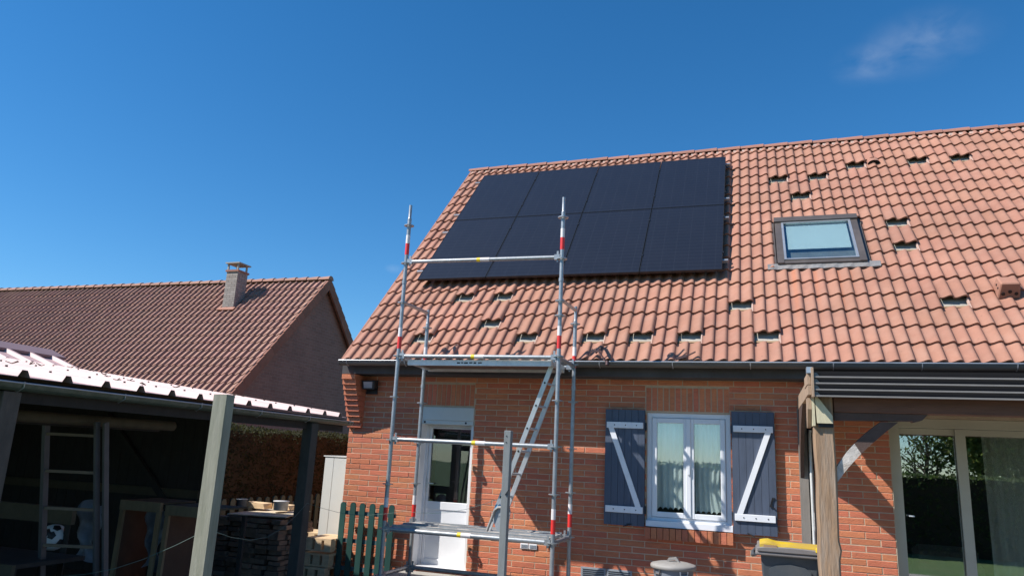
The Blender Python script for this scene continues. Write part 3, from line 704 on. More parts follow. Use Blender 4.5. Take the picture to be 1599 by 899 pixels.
m = MB(); m.box(xa+.006, xa+.030, yd-.008, yd, 1.10, 1.28); m.bar((xa+.018, yd-.03, 1.215), (xa+.12, yd-.035, 1.215), .016, .014); m.bar((xa+.018, yd, 1.215), (xa+.018, yd-.03, 1.215), .016, .016)
m.build('handle', 'alu', dr)
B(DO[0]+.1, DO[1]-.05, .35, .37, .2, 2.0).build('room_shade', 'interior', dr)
m = MB(); m.box(DO[0]+.002, DO[1]-.002, -.012, .14, 2.035, 2.21); m.build('shutter_box', 'cabinet_white', house, bevel=.006)
m = MB(); m.box(DO[0]+.006, DO[1]-.006, -.006, .12, 1.985, 2.033); sb = m.build('shutter_box_flap', 'cabinet_white', house)
for x in (DO[0]+.06, DO[1]-.11): MB().tube([(x, -.012, 2.01), (x, .0, 2.01)], .014, 8).build('knob', 'iron_black', sb)
m = MB(); m.box(DO[0]+.06, DO[1]+.015, -.04, yd, .16, .195); m.build('door_sill', 'pvc_door', house)
B(-4.45, -2.9, -.75, -.03, -.08, .135).build('door_step', 'concrete', house, bevel=.01)

# sliding door ---------------------------------------------------------
ys = .11
m = MB(); m.box(SL[0]+.002, SL[0]+.11, ys-.03, ys+.07, -.08, 2.232); m.box(SL[0]+.11, SL[1]-.1, ys-.03, ys+.07, 2.13, 2.232); m.box(SL[1]-.1, SL[1]-.002, ys-.03, ys+.07, -.08, 2.232); m.box(SL[0]+.11, SL[1]-.1, ys-.03, ys+.07, -.08, -.03)
sd = m.build('sliding_door', 'cream_lacquer', house, bevel=.004)
for a, b, y in ((SL[0]+.112, 2.14, ys+.02), (2.055, SL[1]-.102, ys-.02)):
    s = MB(); w_ = .085 if a > 2 else .0005
    s.box(a, a+(.095 if a > 2 else .002), y, y+.035, -.025, 2.125); s.box(b-.075, b, y, y+.035, -.025, 2.125)
    s.box(a+(.095 if a > 2 else .002), b-.075, y+.001, y+.035, 2.06 if a < 2 else 2.06, 2.125); s.box(a+.095, b-.075, y+.001, y+.035, -.025, .05)
    q = s.build('sash', 'cream_lacquer', sd)
    B(a+(.09 if a > 2 else .0), b-.07, y+.015, y+.022, .04, 2.07).build('pane', 'glass_slide', sd)
MB().bar((1.545, ys-.03, 1.19), (1.60, ys-.04, 1.19), .012, .014).build('handle', 'alu', sd)
curtain('curtain', 2.36, 2.95, .32, .1, 2.2, sd, amp=.03, folds=5, scallop=False)
curtain('curtain', 1.42, 1.50, .32, .1, 2.2, sd, amp=.02, folds=2, scallop=False)
ac = empty('armchair', (2.1, 1.5, .12), 'pale armchair added indoors behind the sliding glass door in place of a reflection', 'armchair')  # added chair, its pale shape stands for a reflection in the glass
MB().box(1.75, 2.45, 1.2, 1.35, .12, .82).build('backrest', 'armchair', ac, bevel=.06)
MB().box(1.77, 2.43, 1.36, 1.9, .2, .5).build('seat', 'armchair', ac, bevel=.05)
for x in (1.68, 2.40): MB().box(x, x+.12, 1.3, 1.95, .12, .62).build('armrest', 'armchair', ac, bevel=.04)

# wall fittings ----------------------------------------------------------
m = MB(); m.box(-5.13, -4.96, -.02, -.001, 2.36, 2.47); m.bar((-5.04, -.01, 2.44), (-5.04, -.09, 2.47), .03, .03)
lp = empty('floodlight', (-5.04, -.05, 2.40), 'black outdoor floodlight on the brick wall under the eave corner', 'lamp')
m.build('bracket', 'lamp_body', lp)
m = MB(); m.hexa([(-5.12, -.15, 2.41), (-4.94, -.15, 2.41), (-4.94, -.05, 2.44), (-5.12, -.05, 2.44), (-5.13, -.17, 2.53), (-4.93, -.17, 2.53), (-4.93, -.05, 2.55), (-5.13, -.05, 2.55)]); m.build('housing', 'lamp_body', lp, bevel=.006)
m = MB(); m.hexa([(-5.09, -.163, 2.43), (-4.965, -.163, 2.43), (-4.965, -.15, 2.43), (-5.09, -.15, 2.43), (-5.095, -.181, 2.515), (-4.96, -.181, 2.515), (-4.96, -.16, 2.515), (-5.095, -.16, 2.515)]); m.build('glass', 'lamp_glass', lp)
vt = empty('wall_vent', (-2.69, 0, .52), 'small white two-part vent grille low on the wall behind the scaffold', 'vent')
for a in (-2.80, -2.69):
    m = MB(); m.box(a, a+.105, -.014, -.004, .515, .58); q = m.build('cover', 'pvc_white', vt, bevel=.004)
    for z in (.532, .546, .560): B(a+.012, a+.093, -.019, -.0142, z, z+.005).build('slat', 'grey_plastic', q)
vg = empty('vent_grille', (-1.72, 0, .2), 'wide grey vent grille at the foot of the wall beside the rubbish can', 'vent')
for a in (-2.03, -1.72):
    m = MB(); m.box(a, a+.30, -.012, -.004, .20, .375); q = m.build('plate', 'grey_plastic', vg)
    for j in range(7): B(a+.02, a+.28, -.018, -.0122, .215+j*.022, .221+j*.022).build('slat', 'iron_black', q)

# ================================================================== SOLAR PANELS
SEAM = [-4.825, -3.72, -2.59, -1.47, -.368]; ROWS = [(1.74, 3.611), (3.621, 5.42)]
names = [['bottom left', 'second from the left in the bottom row', 'third from the left in the bottom row', 'bottom right'], ['top left', 'second from the left in the top row', 'third from the left in the top row', 'top right']]
plab = {(0, 0): 'black solar panel at the lower left corner of the array, nearest the roof verge',
        (0, 1): 'black solar panel in the lower row, second from the verge, behind the scaffold guard rail',
        (0, 2): 'black solar panel in the lower row crossed by the right scaffold pole',
        (0, 3): 'black solar panel at the lower right corner of the array',
        (1, 0): 'black solar panel at the upper left corner of the array, under the ridge',
        (1, 1): 'black solar panel in the upper row, second from the verge',
        (1, 2): 'black solar panel in the upper row, third from the verge',
        (1, 3): 'black solar panel at the upper right corner of the array, under the ridge'}
for r, (s0, s1) in enumerate(ROWS):
    for c in range(4):
        x0, x1 = SEAM[c]+.005, SEAM[c+1]-.005
        e = bpy.data.objects.new('solar_panel', None); COL.objects.link(e); p = rp(x0, s0, .145); e.matrix_world = Matrix.Translation(p) @ BASIS
        e.empty_display_size = .1; tag(e, plab[(r, c)], 'solar panel', 'solar panels on the tiled roof')
        w_, h_ = x1-x0, s1-s0; g = .009
        m = MB(); m.box(0, w_, 0, g, 0, .035); m.box(0, w_, h_-g, h_, 0, .035); m.box(0, g, g, h_-g, 0, .035); m.box(w_-g, w_, g, h_-g, 0, .035)
        o = bpy.data.objects.new('frame', m.mesh('frame', 'panel_frame', (0, 0, 0))); COL.objects.link(o); o.parent = e
        m = MB(); m.box(g, w_-g, g, h_-g, .004, .032)
        o = bpy.data.objects.new('cells', m.mesh('cells', 'solar_cells', (0, 0, 0))); COL.objects.link(o); o.parent = e
        for yy in (h_*.22, h_*.78):
            m = MB(); m.box(w_-.004, w_+.016, yy, yy+.05, .028, .043)
            o = bpy.data.objects.new('clamp', m.mesh('clamp', 'panel_frame', (0, 0, 0))); COL.objects.link(o); o.parent = e
rl = {2.02: 'lowest aluminium rail end sticking out right of the solar panels', 3.25: 'aluminium rail end just below the panel row seam', 3.88: 'aluminium rail end just above the panel row seam', 5.18: 'topmost aluminium rail end beside the solar panels'}
for s, lab in rl.items():
    m = MB(); rbox(m, -4.95, -.30, s, s+.04, .10, .143); o = m.build('mounting_rail', 'rail_alu'); tag(o, lab, 'rail', 'mounting rails under the solar panels')

# ================================================================== PERGOLA
pg = empty('pergola', (.5, -.2, 0), 'louvred pergola with dark slats and rough oak post beside the glass door', 'pergola')
# roof: slats facing the garden, dark deck behind
PY = -1.95; zt, zb = 2.495, 2.268
for i in range(4):
    a = zt-(zt-zb)*i/4; b = zt-(zt-zb)*(i+1)/4
    q = MB().hexa([(.512, PY+.05, b+.004), (6.2, PY+.05, b+.004), (6.2, PY+.09, b+.004), (.512, PY+.09, b+.004), (.512, PY+.012, a-.003), (6.2, PY+.012, a-.003), (6.2, PY+.06, a-.003), (.512, PY+.06, a-.003)]).build('louvre_slat', 'louvre_dark', pg)
    MB().hexa([(.512, PY, b-.004), (6.2, PY, b-.004), (6.2, PY+.05, b-.002), (.512, PY+.05, b-.002), (.512, PY, b+.010), (6.2, PY, b+.010), (6.2, PY+.05, b+.003), (.512, PY+.05, b+.003)]).build('lip', 'louvre_lip', q)
    MB().prism([(.512, b+.011), (.512, a-.012), (.535, a-.012), (.56, b+.011)], 'y', PY+.02, PY+.03).build('end_gusset', 'louvre_lip', q)
B(.62, 6.3, PY+.1, -.05, 2.44, 2.47).build('roof_sheet', 'louvre_dark', pg)
for i in range(7): B(.64, 6.2, PY+.3+i*.25, PY+.36+i*.25, 2.36, 2.4395).build('rafter', 'dark_beam', pg)
B(.487, .511, PY-.012, PY+.3, zb-.01, zt+.03).build('end_plate', 'tan_wood', pg, bevel=.003)
B(.452, .486, PY+.02, PY+.40, 2.37, 2.47).build('side_board', 'tan_wood', pg, bevel=.003); B(.456, .487, PY+.02, PY+.40, 2.28, 2.366).build('side_board', 'tan_wood', pg, bevel=.003)
B(.452, .50, PY+.0, PY+.10, 2.475, 2.53).build('angle_bracket', 'zinc_bright', pg)
# wall post and outward knee brace
B(.452, .545, -.045, -.002, -.08, 2.30).build('wall_post', 'grey_board', pg)
def curve(p0, p1, p2, n): return [((1-t)**2*p0[0]+2*t*(1-t)*p1[0]+t*t*p2[0], (1-t)**2*p0[1]+2*t*(1-t)*p1[1]+t*t*p2[1]) for t in [i/n for i in range(n+1)]]
lo = [(-.046, 1.53), (-.12, 1.66), (-.20, 1.77), (-.27, 1.85), (-.36, 1.945), (-.46, 2.03), (-.56, 2.10), (-.68, 2.165), (-.82, 2.23), (-.95, 2.28)]; hi = [(-.52, 2.281), (-.40, 2.281), (-.25, 2.281), (-.10, 2.281), (-.046, 2.281)]
MB().prism(lo+hi, 'x', .462, .50).build('knee_brace', 'dark_brace', pg)  # filled solid up to the beam to block sun and shape the wall shadow
B(.459, .500, -1.62, -.05, 2.282, 2.42).build('side_beam', 'tan_wood', pg)
# oak post, capital, front beam, curved brace: all in the front plane of the pergola
FY = -1.80; KF = .8202
def tx(x): return x*KF
def tz(z): return 1.6+(z-1.6)*KF
m = MB(); n = 30; vs = []
for i in range(n+1):
    z = -.08+2.36*i/n; w_ = .005*math.sin(z*5.1)+.003*math.sin(z*13); kn = .018*math.exp(-((z-.94)/.05)**2)
    x0, x1 = tx(.612)+w_, tx(.822)+.004*math.sin(z*4.3+1)+kn; y0, y1 = FY+.004*math.sin(z*7), FY+.17
    c = .016; vs += [(x0+c, y0, z), (x1-c, y0, z), (x1, y0+c, z), (x1, y1, z), (x0, y1, z), (x0, y0+c, z)]
fs = [(i*6+j, i*6+(j+1) % 6, (i+1)*6+(j+1) % 6, (i+1)*6+j) for i in range(n) for j in range(6)]
m.add(vs, fs); m.add(vs[-6:], [(0, 1, 2, 3, 4, 5)]); m.build('post', 'oak_post', pg)
B(tx(.83), 6.2, FY+.02, FY+.16, tz(2.262), tz(2.262)+.14).build('beam', 'dark_beam', pg, bevel=.004)
MB().prism([(tx(x), tz(z)) for x, z in ((.83, 2.259), (1.76, 2.259), (1.70, 2.195), (1.62, 2.172), (1.60, 2.185), (.83, 2.172))], 'y', FY+.04, FY+.14).build('corbel_beam', 'dark_brace', pg)
MB().prism([(tx(x), tz(z)) for x, z in ((.645, 2.130), (.805, 2.130), (.805, 2.215), (.655, 2.425), (.632, 2.425))], 'y', FY-.045, FY-.006).build('capital', 'cream_wood', pg)
B(tx(.655), tx(.812), FY-.025, FY-.006, tz(2.088), tz(2.128)).build('shadow_block', 'iron_black', pg)  # black block painted in as the shadow band under the capital
MB().prism([(tx(x), tz(z)) for x, z in ((.600, 2.10), (.628, 2.10), (.626, 2.425), (.598, 2.425))], 'y', FY-.04, FY+.12).build('side_strip', 'cream_wood', pg)
MB().prism([(FY-.02, 2.262), (FY+.14, 2.262), (FY+.20, 2.10), (FY+.20, 2.0), (FY+.12, 2.0), (FY-.02, 2.16)], 'x', tx(.555), tx(.596)).build('bracket', 'tan_wood', pg)
lo = [(tx(x), tz(z)) for x, z in curve((.832, 1.505), (1.02, 1.80), (1.47, 2.17), 12)]; hi = [(tx(x), tz(z)) for x, z in curve((1.30, 2.17), (.98, 1.93), (.832, 1.665), 12)]
k_ = 6
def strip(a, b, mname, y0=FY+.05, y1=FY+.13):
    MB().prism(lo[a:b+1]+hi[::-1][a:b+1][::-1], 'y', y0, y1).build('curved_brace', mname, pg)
strip(0, k_, 'sunlit_brace'); strip(k_, 12, 'dark_brace', FY+.051, FY+.129)  # sunlit lower and shaded upper stretch of the brace painted as two colours
# white downpipe and cable by the post
dp = empty('downpipe', (.575, -.09, 0), 'thin shiny white downpipe squeezed between the brick wall and oak post', 'pipe')
MB().tube([(.572, -.085, -.08), (.572, -.085, 2.0), (.58, -.085, 2.06)], .016, 10).build('pipe', 'alu_white', dp)
B(.592, .610, -.11, -.09, .98, 1.17).build('clip_plate', 'pvc_white', dp)
MB().tube([(.594, -.12, .0), (.594, -.12, 2.03)], .007, 6).build('cable', 'iron_black', dp)
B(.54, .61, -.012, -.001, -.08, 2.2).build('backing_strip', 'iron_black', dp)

# ================================================================== SCAFFOLD
sc = empty('scaffold', (-3.07, -.82, -.1), 'galvanised steel scaffold tower standing before the brick wall', 'scaffold')
XF, XB = -4.075, -2.08; YF, YB = -1.19, -.46; TR = .0242
def rosette(x, y, z, par):
    m = MB(); n = 16; ri, ro = .042, .062; vs = []
    for r_ in (ri, ro):
        for zz in (z-.005, z+.005): vs += [(x+r_*math.cos(2*math.pi*j/n), y+r_*math.sin(2*math.pi*j/n), zz) for j in range(n)]
    f = []
    for j in range(n):
        k = (j+1) % n; f += [(j, k, 2*n+k, 2*n+j), (n+j, 3*n+j, 3*n+k, n+k), (2*n+j, 2*n+k, 3*n+k, 3*n+j), (j, n+j, n+k, k)]
    m.add(vs, f)
    for a in range(4):
        t = math.pi/4+a*math.pi/2; d = Vector((math.cos(t), math.sin(t), 0)); m.bar(Vector((x, y, z))+d*.022, Vector((x, y, z))+d*.05, .018, .009)
    m.tube([(x, y, z-.022), (x, y, z-.004)], .030, 10)
    return m.build('rosette', 'galv', par)
def standard(x, y, top, levels, labels, lean=0.):
    m = MB(); zs = [-.05, 2.56, 2.561, 4.0, top]
    m.tube([(x, y, -.05), (x, y, top-.18)], TR, 12); m.tube([(x, y, top-.18), (x, y, top-.165), (x, y, top)], [TR, .019, .019], 10)
    st = m.build('standard', 'galv', sc)
    for z in levels: rosette(x, y, z, st)
    for z in labels:
        MB().tube([(x, y, z+.09), (x, y, z+.235)], TR+.0015, 12).build('red_band', 'red_label', st)
        MB().tube([(x, y, z+.236), (x, y, z+.345)], TR+.0012, 12).build('white_band', 'white_label', st)
    m = MB(); m.tube([(x, y, top-1.02), (x, y, top-.98)], TR+.006, 12); m.build('joint_collar', 'galv', st)
    MB().box(x-.07, x+.07, y-.07, y+.07, -.08, -.07).build('base_plate', 'galv', st)
    return st
lv = [.24, .74, 1.235, 1.735, 2.235, 2.725]
fl = standard(XF, YF, 4.64, lv+[3.38, 3.88, 4.37], (.74, 2.725, 3.90))
frr = standard(XB, YF, 4.61, lv+[3.19, 3.36, 3.86, 4.36], (.74, 2.725, 3.88))
bl = standard(XF+.012, YB, 3.44, [.24, .74, 1.23, 1.725, 2.225, 2.725, 3.2], (.74, 2.60))
br = standard(XB+.005, YB, 3.45, [.24, .74, 1.235, 1.735, 2.28, 2.725, 3.23], (.76, 2.60))
def ledger(p, q, label=None, r=TR, name='ledger', head=True):
    p = Vector(p); q = Vector(q); d = (q-p).normalized(); a = p+d*.085; b = q-d*.085
    o = MB().tube([a, b], r, 12).build(name, 'galv', sc)
    if head:
        for e, s_ in ((p, 1), (q, -1)):
            m = MB(); c = e+d*s_*.055; m.bar(c-d*.032, c+d*.032, .044, .062)
            w_ = e+d*s_*.052; m.bar(w_+Vector((0, 0, -.055)), w_+Vector((0, 0, .075)), .010, .022, up=(1, 0, 0))
            m.build('wedge_head', 'galv', o)
    if label is not None:
        c = a+(b-a)*label
        MB().tube([c, c+d*.045], r+.0015, 12).build('yellow_band', 'yellow_label', o); MB().tube([c+d*.046, c+d*.16], r+.0012, 12).build('white_band', 'white_label', o)
    return o
ledger((XF, YF, 3.90), (XB, YF, 3.88), .47, name='guard_rail')
ledger((XF, YF, 2.725), (XB, YF, 2.715), .47)
ledger((XF, YF, 1.745), (XB, YF, 1.735), .51, name='guard_rail')
ledger((XF, YF, .74), (XB, YF, .74), .45, r=.026)
ledger((XF, YB, .24), (XB, YB, .24)); ledger((XF, YB, .735), (XB, YB, .735)); ledger((XF, YB, 2.70), (XB, YB, 2.70))
for x in (XF, XB):
    for z in (.24, .735, 2.715): ledger((x, YF, z), (x, YB, z), name='transom')
    MB().tube([(x, YF+.03, 3.385), (x+.004, YB-.03, 3.40)], .021, 10).build('end_guard', 'galv', sc)
# upper deck: aluminium frame, ply board underneath, hatch
d = MB().box(XF+.11, XB-.10, YF+.045, YF+.075, 2.622, 2.688).build('upper_deck', 'alu_white', sc)
B(XF+.11, XB-.10, YB-.09, YB-.06, 2.622, 2.688).build('side_rail', 'alu_white', d)
B(XF+.11, XB-.10, YF+.076, YB-.091, 2.655, 2.672).build('board', 'ply', d)
for x in (XF+.11, XB-.13): B(x-.02, x+.035, YF+.0755, YB-.0905, 2.64, 2.70).build('hook_bar', 'alu', d)
for i, (a, w_) in enumerate(((.72, .05), (.775, .03), (.81, .06), (.875, .05), (.93, .04), (.985, .06))):
    B(XF+a+.03, XF+a+.03+w_*.8, YF+.043, YF+.0448, 2.645+.003*(i % 2), 2.662).build('printed_mark', 'black_plastic', d)
# lower deck: two perforated steel planks
for i, (ya, yb_) in enumerate(((YF+.05, YF+.34), (YF+.36, YB-.06))):
    d = MB().box(XF+.07, XB-.07, ya, yb_, .745, .775).build('steel_plank', 'deck_grit', sc)
    for e in (ya, yb_-.012): B(XF+.07, XB-.07, e, e+.012, .7755, .79).build('plank_lip', 'galv', d)
    for j in range(5):
        x = XF+.2+j*.37; B(x, x+.22, ya+.05, ya+.065, .7755, .782).build('tread_rib', 'galv', d); B(x, x+.22, yb_-.09, yb_-.075, .7755, .782).build('tread_rib', 'galv', d)
# ladder leaning inside the scaffold
ld = empty('ladder', (-2.9, -.8, .78), 'aluminium ladder leaning inside the scaffold from lower to upper deck', 'ladder')
la = [Vector((-2.925, -.86, .785)), Vector((-2.205, -1.0, 2.66))]; lb = [Vector((-2.90, -.55, .785)), Vector((-2.18, -.70, 2.66))]
for p, q in (la, lb): MB().bar(p, q, .028, .052, up=(1, 0, .2)).build('rail', 'alu', ld)
for i in range(7):
    t = .06+i*.138; p = la[0].lerp(la[1], t); q = lb[0].lerp(lb[1], t)
    MB().tube([p, q], .014, 8).build('rung', 'alu', ld)
    m = MB(); m.tube([p-Vector((0, .017, 0)), p-Vector((0, .0145, 0))], .012, 8); m.build('rung_end', 'iron_black', ld)

# fence post in the garden with hanging plastic scoop, rope
fp = empty('fence_post', (-2.3, -2.2, -.1), 'plain grey wooden post standing in front of the scaffold', 'post')
B(-2.327, -2.258, -2.235, -2.165, -.08, 1.853).build('post', 'post_grey', fp, bevel=.004)
for z in (1.80, 1.74): MB().tube([(-2.30, -2.24, z), (-2.30, -2.234, z)], .006, 6).build('screw', 'iron_black', fp)
MB().bar((-2.285, -2.24, 1.25), (-2.25, -2.24, 1.30), .012, .006).build('wire_tie', 'iron_black', fp)
bk = empty('plastic_trough', (-2.5, -1.9, .9), 'grey plastic trough hanging on edge behind the grey post', 'trough')
pts = [(-2.415, 1.09), (-2.395, 1.115), (-2.275, 1.125), (-2.265, 1.09), (-2.29, .90), (-2.33, .885), (-2.395, .91), (-2.425, .98), (-2.43, 1.04)]
MB().prism(pts, 'y', -2.12, -2.105).build('panel', 'grey_plastic', bk)
MB().tube([(-2.49, -2.13, .90), (-2.42, -2.13, 1.09), (-2.39, -2.13, 1.125), (-2.27, -2.13, 1.135)], .013, 8).build('rim', 'can_lid', bk)
cl = MB(); vs = []; nx = 6
for i in range(nx+1):
    for j in range(nx+1): vs.append((-2.83+.07*i/nx+.01*math.sin(j), -.92+.02*math.sin(i*1.7+j), 1.0+.07*j/nx+.012*math.sin(i*2+j)))
cl.add(vs, [(i*7+j, i*7+j+1, (i+1)*7+j+1, (i+1)*7+j) for i in range(6) for j in range(6)], True)
tag(cl.build('rag', 'blue_cloth'), 'light blue rag tied round the foot of the scaffold ladder', 'rag')

# ================================================================== BINS
bn = empty('wheelie_bin', (.27, -1.15, -.08), 'dark grey wheelie bin with yellow lid by the oak post', 'bin')
m = MB(); pr = []
x0, x1, y0, y1 = .0, .53, -1.45, -.85
lvls = [(-.03, .07), (.25, .045), (.60, .02), (.74, .012)]
vs = []
for z, i_ in lvls: vs += [(x0+i_, y0+i_, z), (x1-i_, y0+i_, z), (x1-i_, y1-i_, z), (x0+i_, y1-i_, z)]
m.add(vs, [(k*4+j, k*4+(j+1) % 4, (k+1)*4+(j+1) % 4, (k+1)*4+j) for k in range(3) for j in range(4)]); m.add(vs[:4], [(3, 2, 1, 0)])
body = m.build('body', 'bin_grey', bn, bevel=.015)
MB().prism([(.09, -.02), (.44, -.02), (.45, .62), (.40, .655), (.27, .675), (.14, .655), (.08, .62)], 'y', -1.452, -1.432).build('front_panel', 'bin_grey', body)
m = MB(); m.box(-.035, .565, -1.49, -.82, .742, .775); m.build('rim', 'bin_lid_grey', bn, bevel=.01)
m = MB(); m.prism([(-.02, .775), (.55, .775), (.55, .815), (.48, .822), (.28, .830), (.05, .822), (-.02, .812)], 'y', -1.50, -.80); m.build('collar', 'bin_lid_grey', bn, bevel=.008)
m = MB(); nx, ny = 14, 8; vs = []
for j in range(ny+1):
    for i in range(nx+1):
        u = i/nx; v = j/ny; x = .005+.56*u; y = -1.49+.66*v
        z = .818+.036*math.sin(math.pi*min(1, .16+v*.84))**.8*(1-.5*u) + .018*math.exp(-((u-.13)/.09)**2)-.01*math.exp(-((u-.33)/.05)**2)*(v < .4)
        vs.append((x, y, z))
g = [(j*(nx+1)+i, j*(nx+1)+i+1, (j+1)*(nx+1)+i+1, (j+1)*(nx+1)+i) for j in range(ny) for i in range(nx)]
m.add(vs, g, True)
sk = [vs[i] for i in range(nx+1)]+[(p[0], p[1], .80) for p in vs[:nx+1]]
m.add(sk, [(i+nx+1, i+nx+2, i+1, i) for i in range(nx)])
le = [vs[j*(nx+1)] for j in range(ny+1)]; m.add(le+[(p[0], p[1], .80) for p in le], [(i, i+1, i+ny+2, i+ny+1) for i in range(ny)])
re_ = [vs[j*(nx+1)+nx] for j in range(ny+1)]; m.add(re_+[(p[0], p[1], .80) for p in re_], [(i+ny+1, i+ny+2, i+1, i) for i in range(ny)])
ll = m.build('lid', 'bin_yellow', bn)
MB().box(.49, .565, -1.53, -1.49, .80, .845).build('lid_grip', 'bin_yellow', ll, bevel=.008)
MB().box(.04, .16, -1.497, -1.4905, .815, .84).build('lid_recess', 'batten_wood', ll)
MB().tube([(-.035, -1.40, .74), (-.06, -1.3, .72), (-.06, -1.0, .72), (-.035, -.9, .74)], .018, 8).build('side_handle', 'bin_grey', bn)
for x in (.03, .46): MB().tube([(x, -.88, .02), (x+.05, -.88, .02)], .1, 16).build('wheel', 'black_plastic', bn)

for ch in [k for k in COL.objects if k.parent == bn and k.type == 'MESH' and k.name.split('.')[0] != 'wheel']: ch.location.z += .08
cn = empty('rubbish_can', (-.85, -.65, -.08), 'round pale grey rubbish can with closed lid under the window', 'bin')
cx, cy = -.865, -.78
MB().lathe((cx, cy, 0), [(.001, -.05), (.165, -.05), (.175, .1), (.19, .3), (.205, .50), (.21, .545)], 28).build('body', 'can_body', cn)
m = MB(); m.lathe((cx, cy, 0), [(.232, .548), (.238, .552), (.238, .578), (.225, .590), (.17, .604), (.08, .612), (.001, .614)], 30); m.lathe((cx, cy, 0), [(.2, .548), (.232, .548)], 30)
lid = m.build('lid', 'can_lid', cn)
m = MB(); m.prism([(cx-.07, .61), (cx-.05, .645), (cx+.01, .655), (cx+.03, .66), (cx+.05, .64), (cx+.07, .61), (cx+.045, .61), (cx+.02, .635), (cx-.03, .63), (cx-.045, .61)], 'y', cy-.03, cy+.02); m.build('lid_handle', 'can_lid', lid)
for a in (-2.35, -.95):
    c = Vector((cx+.215*math.cos(a), cy+.215*math.sin(a), .50)); t_ = Vector((-math.sin(a), math.cos(a), 0))
    MB().tube([c-t_*.045+Vector((0, 0, .04)), c-t_*.04, c+t_*.04, c+t_*.045+Vector((0, 0, .04))], .009, 6).build('clip', 'pvc_white' if a > -2 else 'bin_lid_grey', cn)

# ================================================================== PICKET FENCES
def picket_fence(pts, dirv, z0, z1, label, w_=.078, th=.02, name='picket_fence', mname='green_paint', nrm=None, rails=(.15, .5, .86)):
    o = empty(name, (pts[0][0], pts[0][1], z0), label, 'fence')
    d = Vector(dirv).normalized(); nv = Vector((d.y, -d.x, 0)) if nrm is None else Vector(nrm)
    top = z1
    loc = MB(); poly = [(-w_/2, 0)]+[(w_/2, 0)]+[(math.cos(math.pi*j/8)*w_/2, (z1-z0-w_/2)+math.sin(math.pi*j/8)*w_/2) for j in range(9)]
    loc.prism(poly, 'y', -th/2, th/2); me = loc.mesh('picket', mname, (0, 0, 0))
    ang = math.atan2(d.y, d.x)
    for p in pts:
        M = Matrix.Translation((p[0], p[1], z0+RND.uniform(-.004, .004))) @ Matrix.Rotation(ang, 4, 'Z') @ Matrix.Rotation(RND.uniform(-.006, .006), 4, 'Y')
        place(me, 'picket', M, o)
    a = Vector((*pts[0], 0))-d*.05; b = Vector((*pts[-1], 0))+d*.05
    for f in rails:
        z = z0+(z1-z0)*f
        MB().bar(a-nv*(th/2+.018)+Vector((0, 0, z)), b-nv*(th/2+.018)+Vector((0, 0, z)), .03, .05).build('fence_rail', 'green_rail', o)
    return o
picket_fence([(-5.235+i*.143, -.155) for i in range(6)], (1, 0, 0), -.05, .925, 'dark green picket fence panel standing against the sunlit brick wall', nrm=(0, -1, 0))
picket_fence([(-7, -.35+i*.195) for i in range(16)], (0, 1, 0), -.05, .86, 'shaded dark green picket fence running back beneath the hedge', nrm=(1, 0, 0), w_=.105)

# ================================================================== CABINET, PALLETS, STACK
cb = empty('garden_cabinet', (-5.75, .45, .2), 'tall off-white cabinet standing in the gap beside the house corner', 'cabinet')
B(-5.87, -5.42, .3, .75, .33, 1.488).build('carcass', 'cabinet_white', cb, bevel=.005)
for a, b in ((-5.862, -5.72), (-5.716, -5.43)): B(a, b, .288, .2985, .35, 1.475).build('door', 'cabinet_white', cb, bevel=.003)
B(-5.885, -5.40, .28, .77, 1.4885, 1.505).build('top', 'cabinet_white', cb)
B(-5.87, -5.42, .3, .75, .16, .329).build('plinth', 'cabinet_white', cb)
B(-5.90, -5.38, .22, .80, -.08, .159).build('concrete_base', 'concrete', cb)
def pallet(x0, x1, y0, y1, z0, z1, label, nb=3):
    o = empty('wooden_pallet', ((x0+x1)/2, (y0+y1)/2, z0), label, 'pallet', 'pallets beside the cabinet')
    n = 5
    for i in range(n):
        y = y0+(y1-y0-.09)*i/(n-1)
        B(x0, x1, y, y+.09, z1-.022, z1).build('top_board', 'pallet_wood', o)
    for i in range(3):
        y = y0+(y1-y0-.10)*i/2
        B(x0, x1, y, y+.10, z0, z0+.02).build('bottom_board', 'pallet_wood', o)
    for i in range(3):
        x = x0+(x1-x0-.10)*i/2
        for j in range(2): B(x, x+.10, y0+(y1-y0-.12)*j, y0+(y1-y0-.12)*j+.12, z0+.0205, z1-.0225).build('block', 'pallet_wood', o)
    return o
pallet(-5.64, -5.26, -.34, .18, .30, .46, 'short pale pallet lying topmost on the pile beside the cabinet')
pallet(-5.66, -5.28, -.32, .16, .11, .27, 'pale pallet with broken edge in the middle of the pile')
pallet(-5.70, -5.30, -.36, .14, -.06, .10, 'pale pallet at the bottom of the pile near the grass')
pallet(-6.25, -5.75, .35, .75, .30, .44, 'wooden pallet half hidden behind the brown carport post')

stk = empty('roof_tile_stack', (-6.3, -.3, -.07), 'pallet stack of old roof tiles and bricks seen through the carport', 'stack')
bmb = B(0, .20, 0, .085, 0, .055); sme = bmb.mesh('stacked_tile', 'stone_dark', (0, 0, 0))
cnt = 0; extra = MB()
for lay in range(12):
    for i in range(5):
        for j in range(4):
            if 0 < i < 4 and 0 < j < 3 and lay < 11: continue
            x = -6.72+i*.205+RND.uniform(-.03, .03); y = -.75+j*.16+RND.uniform(-.035, .03); z = -.05+lay*.062
            place(sme, 'stacked_tile', Matrix.Translation((x, y, z)) @ Matrix.Rotation(RND.uniform(-.14, .14), 4, 'Z') @ Matrix.Diagonal((RND.uniform(.7, 1.), 1.75, RND.uniform(.75, 1.1), 1)), stk); cnt += 1
m = MB(); m.hexa([(-6.6, -.75, .70), (-5.72, -.72, .715), (-5.74, -.15, .76), (-6.5, -.1, .74), (-6.6, -.75, .712), (-5.72, -.72, .727), (-5.74, -.15, .772), (-6.5, -.1, .752)])
